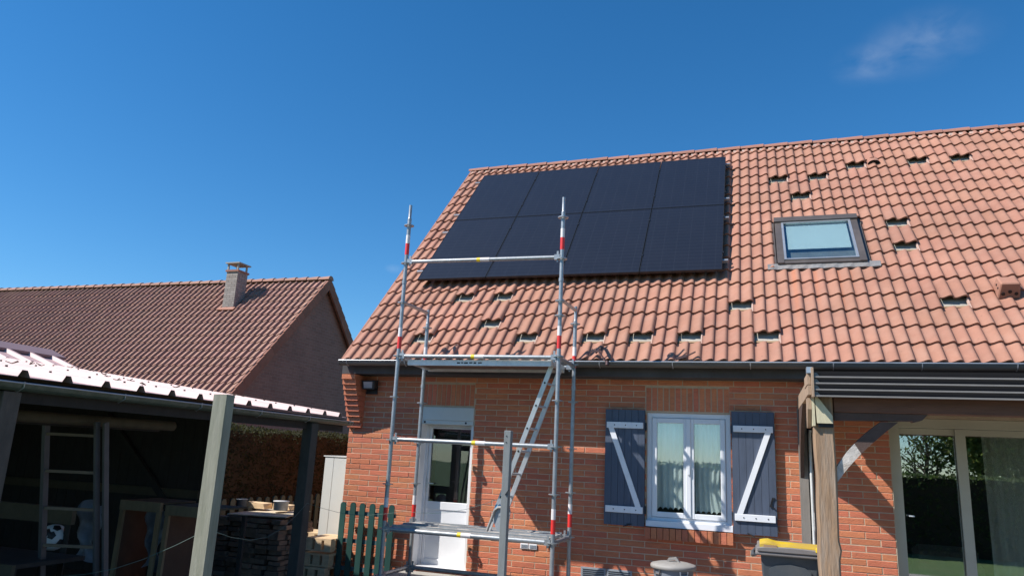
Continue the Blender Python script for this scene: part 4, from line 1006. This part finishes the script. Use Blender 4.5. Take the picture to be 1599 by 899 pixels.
tag(m.build('board', 'cardboard'), 'thin buff board lying on top of the roof tile stack', 'board')
for k, (x, y, w_, d_, h_, mn, nm, lb) in enumerate(((-6.62, -.45, .16, .12, .10, 'can_body', 'paint_tin', 'small blue-grey tin standing on the roof tile stack'),
                                                  (-6.45, -.3, .30, .16, .08, 'pallet_wood', 'wood_offcut', 'chunky wood offcut beside the tin on the stack'),
                                                  (-6.12, -.2, .28, .14, .07, 'pallet_wood', 'wood_offcut', 'wood offcut on the right half of the stack'),
                                                  (-6.02, -.42, .22, .12, .11, 'ball_white', 'paint_tub', 'white plastic tub at the right end of the stack'))):
    zz = .775 if nm != 'wood_offcut' else .77
    if nm in ('paint_tin', 'paint_tub'):
        mm_ = MB().lathe((x, y, zz), [(.001, 0), (w_*.42, 0), (w_*.45, h_), (w_*.48, h_), (w_*.48, h_+.01), (.001, h_+.012)], 16)
    else: mm_ = MB().hexa([(x-w_/2, y-d_/2, zz), (x+w_/2, y-d_/2, zz), (x+w_/2, y+d_/2, zz), (x-w_/2, y+d_/2, zz), (x-w_/2+.01, y-d_/2, zz+h_), (x+w_/2-.03, y-d_/2, zz+h_*.8), (x+w_/2, y+d_/2, zz+h_*.9), (x-w_/2, y+d_/2, zz+h_)])
    tag(mm_.build(nm, mn), lb, nm.split('_')[-1])

# ================================================================== CARPORT
cp = empty('carport', (-7, -5, -.07), 'open timber carport with pinkish ribbed metal roof and green gutter', 'carport')
XC = -4.65; YE = -1.30; YN = -8.4
gutter('gutter', YN, -1.20, XC-.0, 1.925, .052, 'green_gutter', cp, axis='y')
MB().tube([(XC+.052, YN, 1.926), (XC+.052, -1.2, 1.926)], .006, 8).build('gutter_bead', 'zinc_bright', cp)
MB().prism([(XC-.052*math.cos(math.pi*j/10), 1.925-.052*math.sin(math.pi*j/10)) for j in range(11)], 'y', -1.2, -1.194).build('gutter_end', 'zinc_bright', cp)
for i in range(9):
    y = -8.0+i*.84; MB().tube([(XC+.055, y, 1.935), (XC+.053, y, 1.90), (XC, y, 1.868), (XC-.055, y, 1.90)], .006, 6).build('gutter_bracket', 'zinc_bright', cp)
def sheet(yb0, nr, xa, za, xb, zb_, name='roof_sheet', pitch=.333):
    """trapezoid-ribbed sheet, ribs run up the slope from (xa,za) to (xb,zb)"""
    ys_ = []
    for i in range(nr):
        y = yb0+i*pitch
        ys_ += [(y, 0), (y+.11, 0), (y+.135, .045), (y+.175, .045), (y+.20, 0)]
    ys_.append((yb0+nr*pitch, 0))
    n = len(ys_); vs = []
    for x, z in ((xa, za), (xb, zb_)):
        for y, h in ys_: vs.append((x, y, z+h))
    for x, z in ((xa, za), (xb, zb_)):
        for y, h in ys_: vs.append((x, y, z+h-.004))
    fs = [(i, i+1, n+i+1, n+i) for i in range(n-1)]+[(2*n+i, 3*n+i, 3*n+i+1, 2*n+i+1) for i in range(n-1)]+[(i, 2*n+i, 2*n+i+1, i+1) for i in range(n-1)]
    return MB().add(vs, fs).build(name, 'red_metal', cp)
for k in range(7):
    y = YE-.0-1.0*(k+1)
    sheet(y, 3, XC+.035, 1.968, -8.80, 2.462); sheet(y, 3, -8.77, 2.466, -9.50, 2.715)
scr = MB(); deb = MB()
for k in range(21):
    y = YE-.333*k-.178
    for j, x in enumerate((-4.80, -6.2, -7.6)):
        z = 1.968+(XC+.035-x)*.119+.045; scr.tube([(x, y, z), (x, y, z+.012)], .009, 6)
for k in range(26):
    x = RND.uniform(-8.2, -4.75); y = RND.uniform(-6.0, -1.5); z = 1.968+(XC+.035-x)*.119+.047
    for q in range(3):
        a = RND.uniform(0, 6.28); l = RND.uniform(.02, .06); deb.bar((x, y, z), (x+math.cos(a)*l, y+math.sin(a)*l, z+RND.uniform(.0, .025)), .008, .006)
scr.build('roof_screws', 'zinc', cp, kind='stuff'); tag(deb.build('twig_litter', 'bark'), 'scattered twigs lying on the pinkish carport roof', 'twigs', kind='stuff')
m = MB(); m.hexa([(-9.24, YN+.1, 2.668), (-9.55, YN+.1, 2.785), (-9.55, YE+.03, 2.785), (-9.24, YE+.03, 2.668), (-9.24, YN+.1, 2.674), (-9.55, YN+.1, 2.791), (-9.55, YE+.03, 2.791), (-9.24, YE+.03, 2.674)])
m.box(-9.245, -9.238, YN+.1, YE+.03, 2.64, 2.667)
m.hexa([(-9.55, YN+.1, 2.785), (-9.9, YN+.1, 2.70), (-9.9, YE+.03, 2.70), (-9.55, YE+.03, 2.785), (-9.55, YN+.1, 2.791), (-9.9, YN+.1, 2.706), (-9.9, YE+.03, 2.706), (-9.55, YE+.03, 2.791)]); m.build('ridge_cap', 'mauve_metal', cp)
m = MB(); m.hexa([(-9.5, YN+.1, 2.66), (-9.5, YE, 2.66), (-12, YE, 2.0), (-12, YN+.1, 2.0), (-9.5, YN+.1, 2.70), (-9.5, YE, 2.70), (-12, YE, 2.04), (-12, YN+.1, 2.04)]); m.build('rear_roof', 'mauve_metal', cp)
plab2 = ('weathered brown carport post at the near end', 'dark carport post at the open end')
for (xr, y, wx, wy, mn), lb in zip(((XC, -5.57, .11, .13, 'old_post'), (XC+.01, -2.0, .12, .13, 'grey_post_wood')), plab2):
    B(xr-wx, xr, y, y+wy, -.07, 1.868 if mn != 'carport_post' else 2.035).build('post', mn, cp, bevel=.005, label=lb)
    if mn == 'carport_post': pass
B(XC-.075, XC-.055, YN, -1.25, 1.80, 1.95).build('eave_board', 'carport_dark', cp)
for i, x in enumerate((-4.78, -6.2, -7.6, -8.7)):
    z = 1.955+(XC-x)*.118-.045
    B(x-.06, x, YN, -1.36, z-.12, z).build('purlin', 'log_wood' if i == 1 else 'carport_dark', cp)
MB().tube([(-5.2, -6.5, 1.725), (-5.2, -3.45, 1.735)], .045, 10).build('log', 'log_wood', cp)
MB().tube([(-5.32, -6.5, 1.70), (-5.32, -3.5, 1.71)], .035, 10).build('log', 'carport_dark', cp)
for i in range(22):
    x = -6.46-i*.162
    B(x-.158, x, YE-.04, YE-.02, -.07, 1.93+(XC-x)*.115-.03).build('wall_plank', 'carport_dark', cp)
for i in range(20):
    y = YN+.1+i*.35
    B(-10.3, -10.28, y, y+.34, -.07, 2.2).build('wall_plank', 'carport_dark', cp)
B(-9.9, -6.55, YE-.10, YE-.042, .92, 1.02).build('wall_rail', 'log_wood', cp)
MB().bar((-6.6, YE-.10, .5), (-8.2, YE-.10, 1.9), .05, .08).build('diagonal_brace', 'carport_dark', cp)
# contents
l2 = empty('aluminium_ladder', (-5.3, -4.3, -.07), 'double aluminium ladder standing upright inside the dark carport', 'ladder')
for x_, y_ in ((0, 0), (-.055, .035)):
    for a, b in (((-5.50+x_, -4.20+y_, -.07), (-5.42+x_, -4.58+y_, 1.72)), ((-5.08+x_*-1, -4.05+y_, -.07), (-5.06+x_*-1, -4.43+y_, 1.72))):
        MB().bar(a, b, .022, .045, up=(0, 1, 0)).build('rail', 'shaded_alu', l2)
for i in range(6):
    z = .16+i*.29; t = (z+.07)/1.79
    MB().bar((-5.50+.08*t, -4.20-.38*t, z), (-5.08+.02*t, -4.05-.38*t, z), .03, .022).build('rung', 'rung_wood', l2)
bs = MB(); n = 20; c = Vector((-5.80, -3.99, .742)); r_ = .110
bs.lathe(c, [(max(.0005, r_*math.sin(math.pi*j/12)), -r_*math.cos(math.pi*j/12)) for j in range(13)], 24)
bl_ = bs.build('football', 'ball_white'); tag(bl_, 'white football with dark patches on the shelf behind the ladder', 'ball')
for d in ((.6, -.75, .25), (.1, -.85, -.5), (.85, -.1, -.3), (.55, -.3, .8), (.2, -.95, .5)):
    d = Vector(d).normalized(); t1 = d.orthogonal().normalized(); t2 = d.cross(t1)
    ring = [c+(d+(t1*math.cos(2*math.pi*j/5)+t2*math.sin(2*math.pi*j/5))*.34).normalized()*(r_+.0015) for j in range(5)]
    MB().add([c+d*(r_+.003)]+ring, [(0, j+1, (j+1) % 5+1) for j in range(5)]).build('patch', 'black_plastic', bl_)
shf = empty('shelf_bench', (-5.9, -4.3, -.07), 'rough wooden bench carrying the football in the carport', 'bench')
B(-6.6, -5.35, -4.7, -4.05, .60, .632).build('top', 'carport_dark', shf); B(-6.6, -5.30, -4.74, -4.71, .52, .64).build('front_board', 'log_wood', shf)
for x in (-6.55, -5.45): B(x, x+.07, -4.7, -4.63, -.07, .599).build('leg', 'carport_dark', shf)
tb = empty('wall_board', (-6.3, -3.9, .9), 'long pale board stored crosswise behind the ladder', 'board')
B(-7.6, -5.60, -4.02, -3.98, .86, 1.0).build('board', 'log_wood', tb); B(-7.5, -7.44, -4.0, -3.99, -.07, .86).build('prop', 'carport_dark', tb); B(-5.7, -5.64, -3.99, -3.98, -.07, .86).build('prop', 'carport_dark', tb)
tag(MB().box(-5.95, -5.2, -5.2, -4.9, -.07, .55).build('maroon_box', 'maroon', bevel=.01), 'maroon box in the dark behind the left ladder rail', 'box')
def wframe(x0, x1, y, z1, lab):
    o = empty('open_crate', ((x0+x1)/2, y, -.07), lab, 'crate', 'open wooden frames stored in the carport')
    w_ = .05; D = .5
    for a in (x0, x1-w_):
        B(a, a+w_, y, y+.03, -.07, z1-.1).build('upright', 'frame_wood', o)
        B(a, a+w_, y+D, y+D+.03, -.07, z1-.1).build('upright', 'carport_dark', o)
    B(x0, x1, y-.01, y+.03, z1-.099, z1).build('top_rail', 'frame_wood', o)
    B(x0, x0+.02, y+.031, y+D-.001, -.07, z1-.1).build('side_panel', 'side_wood', o)
    B(x0, x1, y+.031, y+D+.02, z1-.02, z1).build('top_panel', 'log_wood', o)
    return o
wframe(-6.52, -5.98, -2.6, .96, 'open wooden frame on the left, plastic sheet showing inside')
wframe(-5.93, -5.30, -2.58, .94, 'open wooden frame on the right, next to the pale carport post')
def drape(x0, x1, y, z0, z1, nm, mn, lab, cat):
    m = MB(); n = 12; vs = []
    for j in range(n+1):
        for i in range(n+1):
            u, v = i/n, j/n; vs.append((x0+(x1-x0)*u+.03*math.sin(v*7+u*3), y+.05*math.sin(u*9+v*4)+.03*math.sin(v*13), z0+(z1-z0)*v+.03*math.sin(u*6)))
    m.add(vs, [(j*(n+1)+i, j*(n+1)+i+1, (j+1)*(n+1)+i+1, (j+1)*(n+1)+i) for j in range(n) for i in range(n)], True)
    return tag(m.build(nm, mn), lab, cat)
drape(-6.36, -6.10, -2.35, .25, .88, 'plastic_sheet', 'plastic_sheet', 'crumpled bluish plastic sheet hanging inside the wooden frame', 'sheet')
drape(-6.9, -6.58, -2.75, .35, .92, 'tarpaulin', 'plastic_sheet', 'dark crumpled tarpaulin left of the wooden frames', 'tarpaulin')
gp = B(-.060, .060, -.035, .035, 0, 2.0).mesh('garden_post', 'carport_post', (0, 0, 0))
o = bpy.data.objects.new('garden_post', gp); COL.objects.link(o); o.location = (-3.40, -4.98, -.08); o.rotation_euler = (0, 0, R(-8))
tag(o, 'pale sunlit wooden post standing in front of the carport gutter', 'post')
# washing line / fence wire
m = MB(); W = [Vector((-4.55, -6.0, .93)), Vector((-4.2, -4.3, .86)), Vector((-2.95, -2.4, .90)), Vector((-2.33, -2.2, .98)), Vector((-1.9, -1.9, 1.16))]
W = [Vector((-4.9, -4.9, .62)), Vector((-3.42, -4.94, 1.05)), Vector((-4.60, -2.0, 1.02)), Vector((-3.4, -2.1, 1.02)), Vector((-2.33, -2.2, 1.22))]
pts = []
for a, b in zip(W[:-1], W[1:]):
    for t in range(6):
        f = t/6; p = a.lerp(b, f); p.z -= .10*math.sin(math.pi*f)*(b-a).length/1.6; pts.append(p)
pts.append(W[-1]); m.tube(pts, .0018, 5)
tag(m.build('wire', 'wire_green'), 'thin green wire strung between the carport posts and grey post', 'wire')

# ================================================================== HEDGES
def hedge(name, x0, x1, y0, y1, z0, z1, lab, nleaf, size, seed, leafm='hedge_leaf', cat='hedge'):
    o = empty(name, ((x0+x1)/2, (y0+y1)/2, z0), lab, cat); r = random.Random(seed)
    B(x0+.06, x1-.06, y0+.06, y1-.06, z0, z1-.05).build('core', 'hedge_core', o)
    m = MB()
    A = [((y1-y0)*(z1-z0), 0), ((y1-y0)*(z1-z0), 1), ((x1-x0)*(z1-z0), 2), ((x1-x0)*(z1-z0), 3), ((x1-x0)*(y1-y0), 4)]
    tot = sum(a for a, _ in A)
    for _ in range(nleaf):
        q = r.random()*tot
        for a, k in A:
            q -= a
            if q <= 0: break
        d = r.uniform(-.07, .03)
        x = r.uniform(x0, x1); y = r.uniform(y0, y1); z = r.uniform(z0, z1)
        wob = .03*math.sin(y*5+z*3)+.03*math.sin(x*4+y*2.3)
        if k == 0: x = x0-d-wob
        elif k == 1: x = x1+d+wob
        elif k == 2: y = y0-d-wob
        elif k == 3: y = y1+d+wob
        else: z = z1+d+wob*.6
        c = Vector((x, y, z)); a1 = Vector((r.gauss(0, 1), r.gauss(0, 1), r.gauss(0, 1))).normalized(); a2 = a1.orthogonal().normalized()
        s_ = size*r.uniform(.6, 1.4); m.cur = r.random()
        m.add([c-a1*s_, c+a2*s_*.5, c+a1*s_, c-a2*s_*.5], [(0, 1, 2, 3)])
    m.build('foliage', leafm, o, kind='stuff'); return o
hedge('hedge', -8.3, -7.3, -1.0, 5.2, -.1, 1.845, 'clipped brownish hedge in shade below the neighbouring gable wall', 42000, .021, 3)
hedge('garden_hedge', -4, 16, -11.2, -10.2, -.1, 1.64, 'long low hedge behind the viewpoint, reflected dark in the glass', 24000, .045, 4, 'leaf')

# trees behind the camera (seen as reflections in the sliding door)
def tree(x, y, h, rad, lab, seed, nleaf, leafm, lsize=.11, sparse=False):
    r = random.Random(seed); o = empty('tree', (x, y, -.1), lab, 'tree', 'garden trees reflected in the glass')
    m = MB(); m.tube([(x, y, -.1), (x+r.uniform(-.1, .1), y, h*.3), (x+r.uniform(-.2, .2), y+.1, h*.62), (x+r.uniform(-.3, .3), y, h*.95)], [.16, .12, .07, .015], 8)
    tips = []
    for i in range(26 if sparse else 18):
        z = h*r.uniform(.25, .9); a = r.uniform(0, 6.283); l = rad*r.uniform(.6, 1.05)*(1-.45*(z/h))
        p0 = Vector((x, y, z)); p1 = p0+Vector((math.cos(a)*l*.5, math.sin(a)*l*.5, l*.28)); p2 = p0+Vector((math.cos(a)*l, math.sin(a)*l, l*.7+r.uniform(-.2, .3)))
        m.tube([p0, p1, p2], [.045, .028, .008], 5, caps=False); tips += [p1, p2, p0.lerp(p2, .7)]
        for _ in range(3 if sparse else 1):
            q = p2+Vector((r.uniform(-.6, .6), r.uniform(-.6, .6), r.uniform(.0, .8))); m.tube([p1, (p1+q)/2+Vector((0, 0, .1)), q], [.02, .012, .004], 4, caps=False); tips.append(q)
    m.build('trunk', 'bark', o)
    c = MB()
    for _ in range(nleaf):
        t = tips[r.randrange(len(tips))]; g_ = rad*.22
        p = t+Vector((r.gauss(0, g_), r.gauss(0, g_), r.gauss(0, g_*.8)))
        a1 = Vector((r.gauss(0, 1), r.gauss(0, 1), r.gauss(0, 1))).normalized(); a2 = a1.orthogonal().normalized(); s_ = lsize*r.uniform(.6, 1.4); c.cur = r.random()
        c.add([p-a1*s_, p+a2*s_*.55, p+a1*s_, p-a2*s_*.55], [(0, 1, 2, 3)])
    c.build('crown', leafm, o, kind='stuff'); return o
tree(7.2, -28.6, 4.2, 1.3, 'thin young tree with few leaves at the left of the reflected garden', 21, 900, 'leaf', .09, True)
tree(9.2, -28.0, 4.6, 2.0, 'bushy green tree reflected in the middle of the glass door', 22, 7500, 'leaf_spring', .10)
tree(11.3, -27.5, 6.0, 2.2, 'dark evergreen tree reflected beside the door mullion', 23, 5200, 'leaf')
tree(13.6, -27.0, 5.6, 2.4, 'bare spring tree with long thin branches reflected at the right', 24, 800, 'leaf_spring', .08, True)
tree(15.5, -30.5, 5.2, 2.4, 'pale green tree at the right end of the reflected garden', 25, 4200, 'leaf_spring')

# ================================================================== NEIGHBOURING HOUSE
nb = empty('neighbour_house', (-18, 9.4, 0), 'neighbouring house with brown tiled roof, chimney and shaded brick gable', 'house')
XN = -12.0; AP = Vector((XN, 9.364, 6.50)); NPI = R(45.5); NX0 = -36.
nu = Vector((0, math.cos(NPI), math.sin(NPI))); nn_ = Vector((0, -math.sin(NPI), math.cos(NPI)))
LS = 6.2
def npt(x, s, h=0): # s measured down from the ridge
    return Vector((x, AP.y, AP.z))-nu*s+nn_*h
zb = AP.z-LS*math.sin(NPI); yN = AP.y-LS*math.cos(NPI); yF = AP.y+LS*math.cos(NPI)
MB().prism([(yN+.5, -.1), (yF-.5, -.1), (yF-.5, zb+.35), (AP.y, AP.z-.12), (yN+.5, zb+.35)], 'x', XN-.4, XN-.12).build('gable_wall', 'far_brick', nb)
B(NX0, XN-.41, yN+.5, yN+.75, -.1, zb+.4).build('front_wall', 'far_brick', nb)
B(NX0, XN-.41, yF-.75, yF-.5, -.1, zb+.4).build('rear_wall', 'far_brick', nb)
m = MB(); m.hexa([npt(NX0, LS, -.09), npt(XN-.05, LS, -.09), npt(XN-.05, 0, -.09), npt(NX0, 0, -.09), npt(NX0, LS, -.02), npt(XN-.05, LS, -.02), npt(XN-.05, 0, -.02), npt(NX0, 0, -.02)]); m.build('roof_deck', 'far_tile', nb)
a = Vector((0, AP.y, AP.z)); m = MB(); dz = LS*math.sin(NPI); dy = LS*math.cos(NPI)
m.hexa([(NX0, AP.y, AP.z-.09), (XN-.0, AP.y, AP.z-.09), (XN-.0, AP.y+dy, AP.z-dz-.09), (NX0, AP.y+dy, AP.z-dz-.09), (NX0, AP.y, AP.z+.03), (XN-.0, AP.y, AP.z+.03), (XN-.0, AP.y+dy, AP.z-dz+.03), (NX0, AP.y+dy, AP.z-dz+.03)]); m.build('rear_roof', 'far_tile', nb)
# tiles
NG = .335; NW = .205
PROF_SAVE = PROF; PROF = [(0, .0), (.25, .001), (.48, .02), (.70, .042), (.90, .044), (.97, .012)]
T2 = tile_mb(NW, 1, NG+.04, 1.25, .026, .018); PROF = PROF_SAVE
T2_ME = T2.mesh('roof_tile', 'far_tile', (0, 0, 0))
NB = Matrix(((1, 0, 0, 0), (0, nu.y, nn_.y, 0), (0, nu.z, nn_.z, 0), (0, 0, 0, 1)))
CHX0, CHX1 = -14.86, -14.46
jt = MB(); cnt = 0
for c in range(int((XN-NX0)/NW)):
    for r in range(18):
        x = XN-NW*(c+1); s = LS-r*NG
        M = Matrix.Translation(npt(x, s+RND.uniform(-.006, .006), RND.uniform(-.002, .003))) @ NB
        if r == 17: M = M @ Matrix.Diagonal((1, 1.05, 1, 1))
        if cnt < 290: place(T2_ME, 'roof_tile', M, nb); cnt += 1
        else:
            jt.cur = RND.random(); b = len(jt.v); jt.v += [tuple(M @ Vector(v)) for v in T2.v]
            for f, sm in zip(T2.f, T2.sm): jt.f.append(tuple(q+b for q in f)); jt.r.append(jt.cur); jt.sm.append(sm); jt.mi.append(0)
jt.build('tile_field', 'far_tile', nb, kind='stuff')
ncap = MB(); n = 6; r0 = []; r1 = []
for j in range(n+1):
    a_ = math.pi*j/n; r0.append((0, -math.cos(a_)*.14, math.sin(a_)*.125)); r1.append((.43, -math.cos(a_)*.115, math.sin(a_)*.09))
ncap.add(r0+r1, [(j, j+n+1, j+n+2, j+1) for j in range(n)], True); ncap.add(r0, [tuple(range(n+1))]); ncap.add(r1, [tuple(range(n+1))[::-1]])
NC = ncap.mesh('ridge_tile', 'far_tile', (0, 0, 0))
for i in range(60):
    place(NC, 'ridge_tile', Matrix.Translation((XN+.05-.395*i, AP.y, AP.z+.0)) @ Matrix.Rotation(math.pi, 4, 'Z'), nb)
# verge tiles down both slopes at the gable
m = MB()
for i in range(18):
    for sg in (1, -1):
        a0 = i*NG+.02; a1 = a0+NG+.03
        p = Vector((XN, AP.y-sg*math.cos(NPI)*a0, AP.z-math.sin(NPI)*a0)); q = Vector((XN, AP.y-sg*math.cos(NPI)*a1, AP.z-math.sin(NPI)*a1))
        nv = Vector((0, -sg*math.sin(NPI), math.cos(NPI))); m.cur = RND.random()
        X = Vector((1, 0, 0))
        m.hexa([p-X*.03-nv*.21, p+X*.035-nv*.21, q+X*.035-nv*.21, q-X*.03-nv*.21, p-X*.03+nv*.045, p+X*.035+nv*.04, q+X*.04+nv*.06, q-X*.03+nv*.065])
m.build('verge_tiles', 'verge_tile', nb, kind='stuff')
# chimney
cy0, cy1 = 8.29, 8.74
core = B(CHX0+.01, CHX1-.01, cy0+.01, cy1-.01, 4.9, 6.60).build('chimney', 'chimney_mortar', nb)
jb = MB(); z = 5.2; row = 0
while z < 6.55:
    for face in range(4):
        L_ = (CHX1-CHX0) if face in (0, 2) else (cy1-cy0); o_ = 0 if row % 2 else .11; p = -o_
        while p < L_:
            a0 = max(0, p)+.004; a1 = min(L_, p+.22)-.004
            if a1-a0 > .02:
                jb.cur = RND.random()
                if face == 0: jb.box(CHX0+a0, CHX0+a1, cy0, cy0+.02, z+.004, z+.061)
                elif face == 2: jb.box(CHX0+a0, CHX0+a1, cy1-.02, cy1, z+.004, z+.061)
                elif face == 1: jb.box(CHX1-.02, CHX1, cy0+a0, cy0+a1, z+.004, z+.061)
                else: jb.box(CHX0, CHX0+.02, cy0+a0, cy0+a1, z+.004, z+.061)
            p += .22
    z += .066; row += 1
jb.build('chimney_bricks', 'chimney_brick', core, kind='stuff')
B(CHX0-.03, CHX1+.03, cy0-.03, cy1+.03, 6.58, 6.635).build('crown_slab', 'ridge_tile', core)
for x in (CHX0, CHX1-.06):
    for y in (cy0, cy1-.06): B(x, x+.045, y, y+.045, 6.636, 6.825).build('cap_leg', 'concrete', core)
B(CHX0-.05, CHX1+.05, cy0-.05, cy1+.05, 6.826, 6.86).build('cap_slab', 'concrete', core)
m = MB(); m.hexa([npt(CHX0-.1, 1.62, .06), npt(CHX1+.1, 1.62, .06), npt(CHX1+.1, 1.50, .06), npt(CHX0-.1, 1.50, .06), npt(CHX0-.1, 1.62, .09), npt(CHX1+.1, 1.62, .09), npt(CHX1+.1, 1.50, .09), npt(CHX0-.1, 1.50, .09)]); m.build('flashing', 'roof_tile', core)

# ================================================================== LEFTOVER ROOF HOOKS IN THE GUTTER
def hook(x, lab, big):
    m = MB(); z = 2.79; y = -.46
    if big:
        m.bar((x-.20, y, z-.01), (x-.06, y, z+.05), .03, .008); m.bar((x-.06, y, z+.05), (x-.03, y, z+.12), .035, .008); m.bar((x-.03, y, z+.12), (x+.03, y, z+.09), .05, .03)
        m.bar((x+.03, y, z+.09), (x+.10, y, z+.16), .03, .008); m.bar((x+.10, y, z+.16), (x+.09, y, z+.11), .03, .008); m.bar((x+.06, y-.03, z+.10), (x+.17, y-.05, z-.05), .04, .01); m.tube([(x+.17, y-.06, z-.07), (x+.17, y-.05, z-.02)], .022, 8)
    else:
        m.bar((x-.09, y, z+.02), (x+.02, y, z+.05), .04, .03); m.bar((x-.02, y, z+.03), (x+.12, y, z+.10), .035, .012); m.bar((x-.03, y, z+.05), (x+.02, y, z+.09), .03, .01)
    return tag(m.build('roof_hook', 'hook_metal'), lab, 'hook', 'loose metal roof hooks left at the gutter')
hook(-1.83, 'brown bent roof hook hanging over the gutter right of the scaffold', True)
hook(-.76, 'short brown roof hook lying on the bottom tiles above the window', False)
tag(MB().tube([(-3.45, -.5, 2.79), (-3.42, -.5, 2.82), (-3.36, -.5, 2.83), (-3.33, -.5, 2.79)], .006, 6).build('hook_tip', 'hook_metal'), 'small dark metal hook tip just above the upper scaffold ledger', 'hook')
